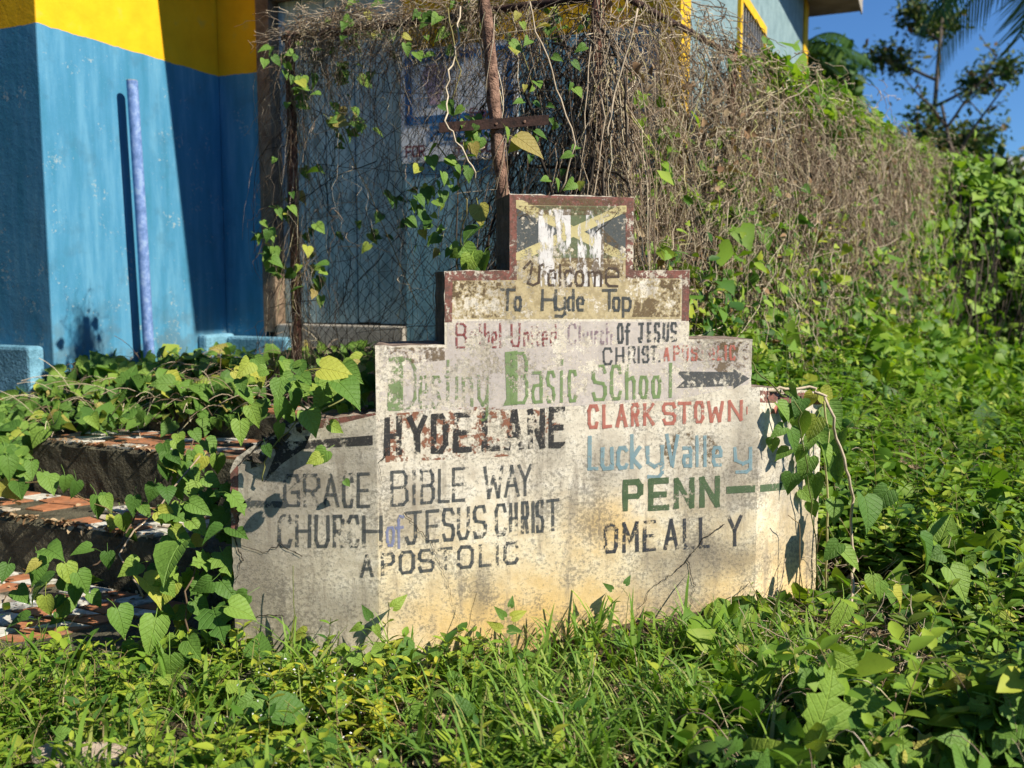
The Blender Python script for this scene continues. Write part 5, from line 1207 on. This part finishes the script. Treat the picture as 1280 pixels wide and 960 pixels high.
# palms
def palm(base, top, n, L, seed, label, droop=1.1, mat=ML_DARK, ls=.55):
    root = empty('palm_tree', base, label, 'palm tree'); rr = random.Random(seed)
    mb = MB(); mb.tube([Vector(base).lerp(top, t/8) for t in range(9)], [.14-.05*t/8 for t in range(9)], 8); mb.build('trunk', MS_BARK, root, smooth=True)
    for f in range(n):
        a = f*2.4+rr.uniform(-.3, .3); el = rr.uniform(-.1, .9); pts = []; d = Vector((math.cos(a)*math.cos(el), math.sin(a)*math.cos(el), math.sin(el))); p = Vector(top); K = 12
        V = []; F = []
        mbf = MB()
        for j in range(K): pts.append(p.copy()); p = p + d*L/K; d = (d + Vector((0, 0, -.11*droop))).normalized()
        mbf.tube(pts, [.02*(1-.7*j/K) for j in range(K)], 4)
        for j in range(1, K):
            for q in range(3):
                t = (j+q/3); i = min(K-2, int(t)); c_ = pts[i].lerp(pts[i+1], min(1, t-i)); ax_ = (pts[i+1]-pts[i]).normalized(); sd = ax_.cross(Vector((0, 0, 1))).normalized()
                for s_ in (1, -1):
                    tip = c_ + (sd*s_*.75 + ax_*.4 + Vector((0, 0, -.55+rr.gauss(0, .12)))).normalized()*ls*(1-.55*abs(t/K-.4)); w = ax_*.022
                    mbf.poly([c_-w, c_+w, c_.lerp(tip, .6)+w*.8, tip, c_.lerp(tip, .6)-w*.8])
        mbf.build('frond', mat, root)
pb1 = gb(at(1330, 200, 14)); palm(pb1, at(1318, -60, 14), 17, 2.3, 3, 'palm with drooping fronds reaching in at the top right corner', 1.5, ls=.8)
pb2 = gb(at(985, 150, 17)); palm(pb2, at(990, 75, 17), 11, 1.6, 5, 'palm showing pale fronds beside the corner of the house', 1.3, ML_DARK, ls=.4)
# litter and stems on the steps
PL = px_on_steps(380, [(0, 620), (200, 650), (260, 560), (0, 540), (0, 760), (200, 790), (200, 700)], .02)
scat(PL, [OVATE, SMALL, OVATE], (.02, .045), ML_DRY, 'step_litter', 'dry brown leaf litter scattered over the tiled steps', 'leaf litter', (0, 0, 1), .4)
PL = px_on_steps(420, [(60, 455), (300, 410), (500, 430), (330, 530), (20, 540)], .06); K = 6; u = np.linspace(0, 1, K); D_ = norm(rng.normal(size=(len(PL), 3))*[1, 1, .3])
Pt = PL[:, None] + D_[:, None]*rng.uniform(.1, .4, (len(PL), 1, 1))*u[None, :, None]; Pt[..., 2] += .05*np.sin(u*3.1)
strands(Pt, np.full(Pt.shape[:2], .0022), 'creeper_stems', MS_DRY, label='brown creeper stems running over the upper steps', cat='stems')
# bare brown hollows between the leaves beside the sign
Q = []
for hx, hy, hr in HOLES:
    n_ = int(160*hr/.2); Q.append(np.stack([hx+rng.normal(0, hr*.8, n_), hy+rng.normal(0, hr*.6, n_)], -1))
Q = np.concatenate(Q); Q = Q[~in_sign(Q[:, 0], Q[:, 1])]; P = np.stack([Q[:, 0], Q[:, 1], ground(Q[:, 0], Q[:, 1]) + .14*rng.random(len(Q))], -1)
K = 8; u = np.linspace(0, 1, K); D_ = norm(rng.normal(size=(len(P), 3))*[1, .7, .5]); Pt = P[:, None] + D_[:, None]*rng.uniform(.06, .28, (len(P), 1, 1))*u[None, :, None]
Pt = Pt + np.cumsum(rng.normal(0, .006, Pt.shape), 1); Pt[..., 2] = np.maximum(Pt[..., 2], ground(Pt[..., 0], Pt[..., 1])+.004)
strands(Pt, np.full(Pt.shape[:2], .0012)*rng.uniform(.6, 1.8, (len(P), 1)), 'hollow_twigs', MS_DRY, label='brown twigs and roots in the bare hollows beside the sign', cat='twigs')
P2 = np.repeat(P, 2, 0) + rng.normal(0, .03, (len(P)*2, 3)); P2[:, 2] = ground(P2[:, 0], P2[:, 1]) + .01 + .03*rng.random(len(P2))
scat(P2, [OVATE, SMALL, HEART2], (.02, .055), ML_DRY, 'hollow_litter', 'dead leaves lying in the bare hollows beside the sign', 'leaf litter', (0, -.2, 1), .5)
# vine strands wound round the rusty pole
Pw_ = []
for j in range(16):
    ph = random.uniform(0, 6.28); tr_ = random.uniform(.5, 2.2); t0 = random.uniform(.25, .9); ln_ = random.uniform(.1, .4); pts = []
    for q in range(14):
        t = t0 + ln_*q/13; c_ = pb_.lerp(pt_, min(t, 1)); a = ph + tr_*6.28*q/13; r_ = .032+random.uniform(0, .012); pts.append((c_.x+math.cos(a)*r_, c_.y+math.sin(a)*r_, c_.z))
    Pw_.append(pts)
Pw_ = np.array(Pw_); strands(Pw_, np.full(Pw_.shape[:2], .0022), 'wound_stems', MS_DRY, label='dry stems wound round the rusty pole', cat='stems')
# unseen trees added behind and left of the camera to cut sky light
G_ = []
for gx, gy, gh, gr in ((-8, 1, 7, 2.6), (-8.5, -3, 8, 2.8), (-6, -6.5, 8, 2.8), (-2, -8.5, 8, 2.8), (2.5, -9.5, 6.5, 2.4), (-9.5, 5.5, 7.5, 2.6)):
    n_ = 1500; v = norm(rng.normal(size=(n_, 3)))*(rng.random((n_, 1))**.35)*gr*np.array([1, 1, 1.15]); G_.append(v*(1+.25*np.sin(v[:, :1]*2.3+gx)) + np.array([gx, gy, gh*.55]))
scat(np.concatenate(G_), [OVATE, HEART2], (.3, .55), ML_DARK, 'sky_blocking_trees', 'dark mass of unseen trees added to block sky light', 'trees', (.2, -.3, 1), .9)
# rising mass of growth at the foot of the far fence and hedge
N_ = 9000; a_ = rng.uniform(3.5, 16, N_); o_ = rng.uniform(.1, 1, N_)**1.2*2.6; hgt = (1-o_/2.8)*(.35+.10*a_)*(.55+.6*clumps(a_*.35, o_*.5))
P = np.array(FC)[None] + a_[:, None]*np.array(FE)[None] + o_[:, None]*np.array(FN)[None]; P[:, 2] = ground(P[:, 0], P[:, 1]) + np.clip(hgt, .05, 2.0)*rng.random(N_)**.6
scat(P, [OVATE, HEART2, LANCE], (.07, .15), ML_LIME, 'fence_foot_growth', 'bright tangled growth heaped against the foot of the far fence', 'undergrowth', (.2, -.5, .6), .8)
